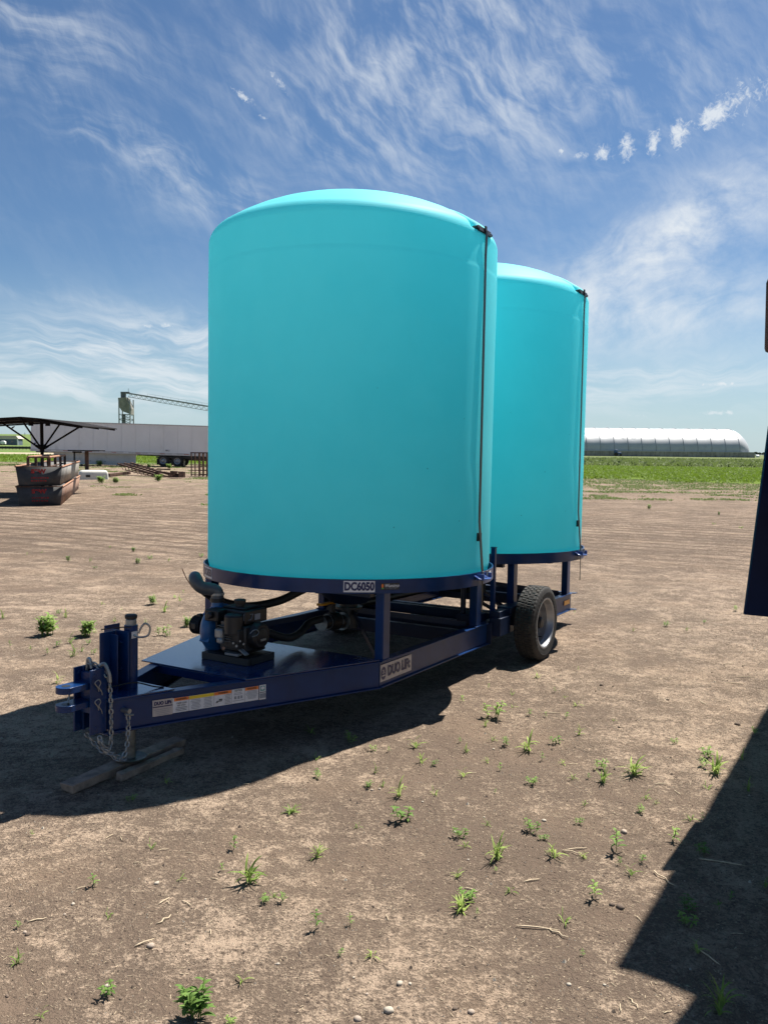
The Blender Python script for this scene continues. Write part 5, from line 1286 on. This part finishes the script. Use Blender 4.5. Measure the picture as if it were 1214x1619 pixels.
mb = MB(); mb.box((Lb_/2, -.2, Hw/2-.1), (Lb_+.6, .8, Hw+.1)); mb.box((Lb_/2, Wb+.2, Hw/2-.1), (Lb_+.6, .8, Hw+.1)); mb.box((Lb_+.1, Wb/2, Hw/2-.1), (.8, Wb-.4, Hw+.1))
bw = mb.build('block_wall', CONC, barn)
mb = MB()
for k in range(int(Lb_/1.9)): mb.box((k*1.9, -.61, Hw/2-.1), (.10, .03, Hw-.1))
mb.build('block_joint', mat('joint_dark', (.12, .115, .11), .9), bw)
mb = MB(); mb.box((Lb_/2, -.4, Hw+.02), (Lb_+.4, .5, .16)); mb.build('eave_rail', mat('eave_grey', (.45, .46, .47), .6), barn)
tr_ = T_(976, 721, Yb-6)
bt = empty('blue_tractor', Matrix.Translation((tr_.x, Yb-6, terrain(tr_.x, Yb-6))), 'tiny blue tractor parked against the barn wall', 'tractor')
mb = MB(); mb.box((.4, 0, 1.3), (1.9, .8, .8)); mb.box((-.8, 0, 1.9), (1.2, 1.3, 1.5)); mb.build('body', mat('faded_blue', (.05, .10, .22), .5), bt, bevel=.1)
for x, r in ((-.9, .8), (1.0, .5)): mb = MB(); mb.cyl((x, -.9, r), (x, -.5, r), r, n=16); mb.build('wheel', TYRE, bt)
# far tree line at the right horizon
r = random.Random(9)
for i, (u, hpx) in enumerate([(1188, 5), (1194, 6.5), (1200, 5.5), (1207, 6), (1215, 7), (1224, 6)]):
    Yt = 900+r.uniform(-40, 40); p = T_(u, 720, Yt); z0_ = terrain(p.x, Yt); mq = Yt/F_PX
    tr2 = empty('distant_tree', Matrix.Translation((p.x, Yt, z0_)), 'far dark tree in the row on the right horizon past the barn', 'tree', 'far trees on the right horizon')
    mb = MB(); mb.cyl((0, 0, 0), (0, 0, hpx*mq*.5), .35, .2, n=8); mb.build('trunk', DARKST, tr2)
    mb = MB()
    for k in range(260):
        a, e_ = r.uniform(0, 6.28), r.uniform(-.6, 1.5); rr = r.uniform(.5, 1)
        c = Vector((math.cos(a)*math.cos(e_)*rr*hpx*mq*.62, math.sin(a)*math.cos(e_)*rr*hpx*mq*.5, hpx*mq*.58+math.sin(e_)*rr*hpx*mq*.42)); s_ = r.uniform(.25, .6)
        n1 = Vector((r.uniform(-1, 1), r.uniform(-1, 1), r.uniform(-1, 1))).normalized(); t1 = n1.orthogonal().normalized(); t2 = n1.cross(t1)
        mb.add([c-t1*s_, c+t2*s_, c+t1*s_, c-t2*s_], [(0, 1, 2, 3)])
    mb.build('crown', leaf_mat('far_tree_leaf', (.035, .055, .035), (.06, .085, .05)) if i == 0 else bpy.data.materials['far_tree_leaf'], tr2, sharp=180)
mb = MB(); p = T_(1197, 722.5, 420)
vn = empty('white_tank', Matrix.Translation((p.x, 420, terrain(p.x, 420))), 'tiny white tank beyond the right end of the arched barn', 'tank')
mb.lathe([(0, 0), (.9, 0), (.9, .9), (.5, 1.2), (0, 1.25)], 20); mb.build('shell', HTRIM, vn)

# ------------------------------------------------------------------ dark machine at the right edge of the view
WD = Vector((.535, .845, 0)).normalized(); WNn = Vector((WD.y, -WD.x, 0))   # along the machine / towards its right
wg = empty('hopper_wagon', Matrix.Translation((2.57, 5.10, 0)) @ Matrix.Rotation(math.atan2(WD.y, WD.x), 4, 'Z'), 'dark navy sheet metal machine cut off by the right edge of the photo', 'farm wagon')
# local x along the machine away from the camera, local y to its left (towards the trailer)
mb = MB(); mb.prism([(0, -2.3), (4.9, -2.3), (4.9, 0), (0, 0)], 1.7, 4.0); mb.prism([(-2.6, -2.2), (0, -2.2), (0, -.42), (-.35, -.26), (-.8, -.24), (-1.3, -.38), (-2.6, -.42)], 1.9, 4.0)
mb.build('hopper_body', NAVY2, wg)
for x in (.9, 3.9):
    for y in (-.45, -1.9):
        mb = MB(); mb.cyl((x, y-.15, .5), (x, y+.15, .5), .5, n=32); mb.build('wheel', TYRE, wg)
mb = MB(); mb.box((2.4, -1.15, .85), (5.4, .8, .25)); mb.box((.9, -1.15, 1.25), (.3, 1.6, .95)); mb.box((3.9, -1.15, 1.25), (.3, 1.6, .95)); mb.build('chassis', NAVY2, wg)
# hanging front panel, seen as the dark slanting plate
P1, P2 = CAM+ray(1177, 972)*5.2, CAM+ray(1214, 690)*5.2
e = (P2-P1); P3 = P1+e*1.06; Q1 = P1+Vector((.75, .05, -.07)); Q3 = P3+Vector((.60, .05, 0)); th = Vector((0, .03, 0))
inv = wg.matrix_world.inverted()
vs = [inv @ v for v in (P1, Q1, Q3, P3, P1+th, Q1+th, Q3+th, P3+th)]
mb = MB(); mb.add(vs, [(0, 1, 2, 3), (7, 6, 5, 4), (0, 4, 5, 1), (1, 5, 6, 2), (2, 6, 7, 3), (3, 7, 4, 0)]); mb.build('side_panel', mat('very_dark_navy', (.002, .011, .050), .5, 0, .15, 3, spec=.15), wg, bevel=.004)
R1, R2 = CAM+ray(1212.6, 490)*3.0, CAM+ray(1211.8, 558)*3.0
mb = MB(); a_, b_ = inv @ (R1+Vector((.04, 0, .12))), inv @ (R2+Vector((.04, 0, 0))); mb.span(a_, b_, .08, .08); mb.build('rusty_bracket', RUST, wg, bevel=.02)
mb = MB(); mb.span(inv @ (R1+Vector((.04, .02, .12))), inv @ (R1+Vector((.75, .25, .12))), .05, .05); mb.build('bracket_arm', NAVY2, wg)
mb = MB(); mb.span(inv @ (P3+Vector((.3, .1, -.05))), inv @ Vector((3.2, 5.6, 2.3)), .06, .06); mb.build('panel_arm', NAVY2, wg)
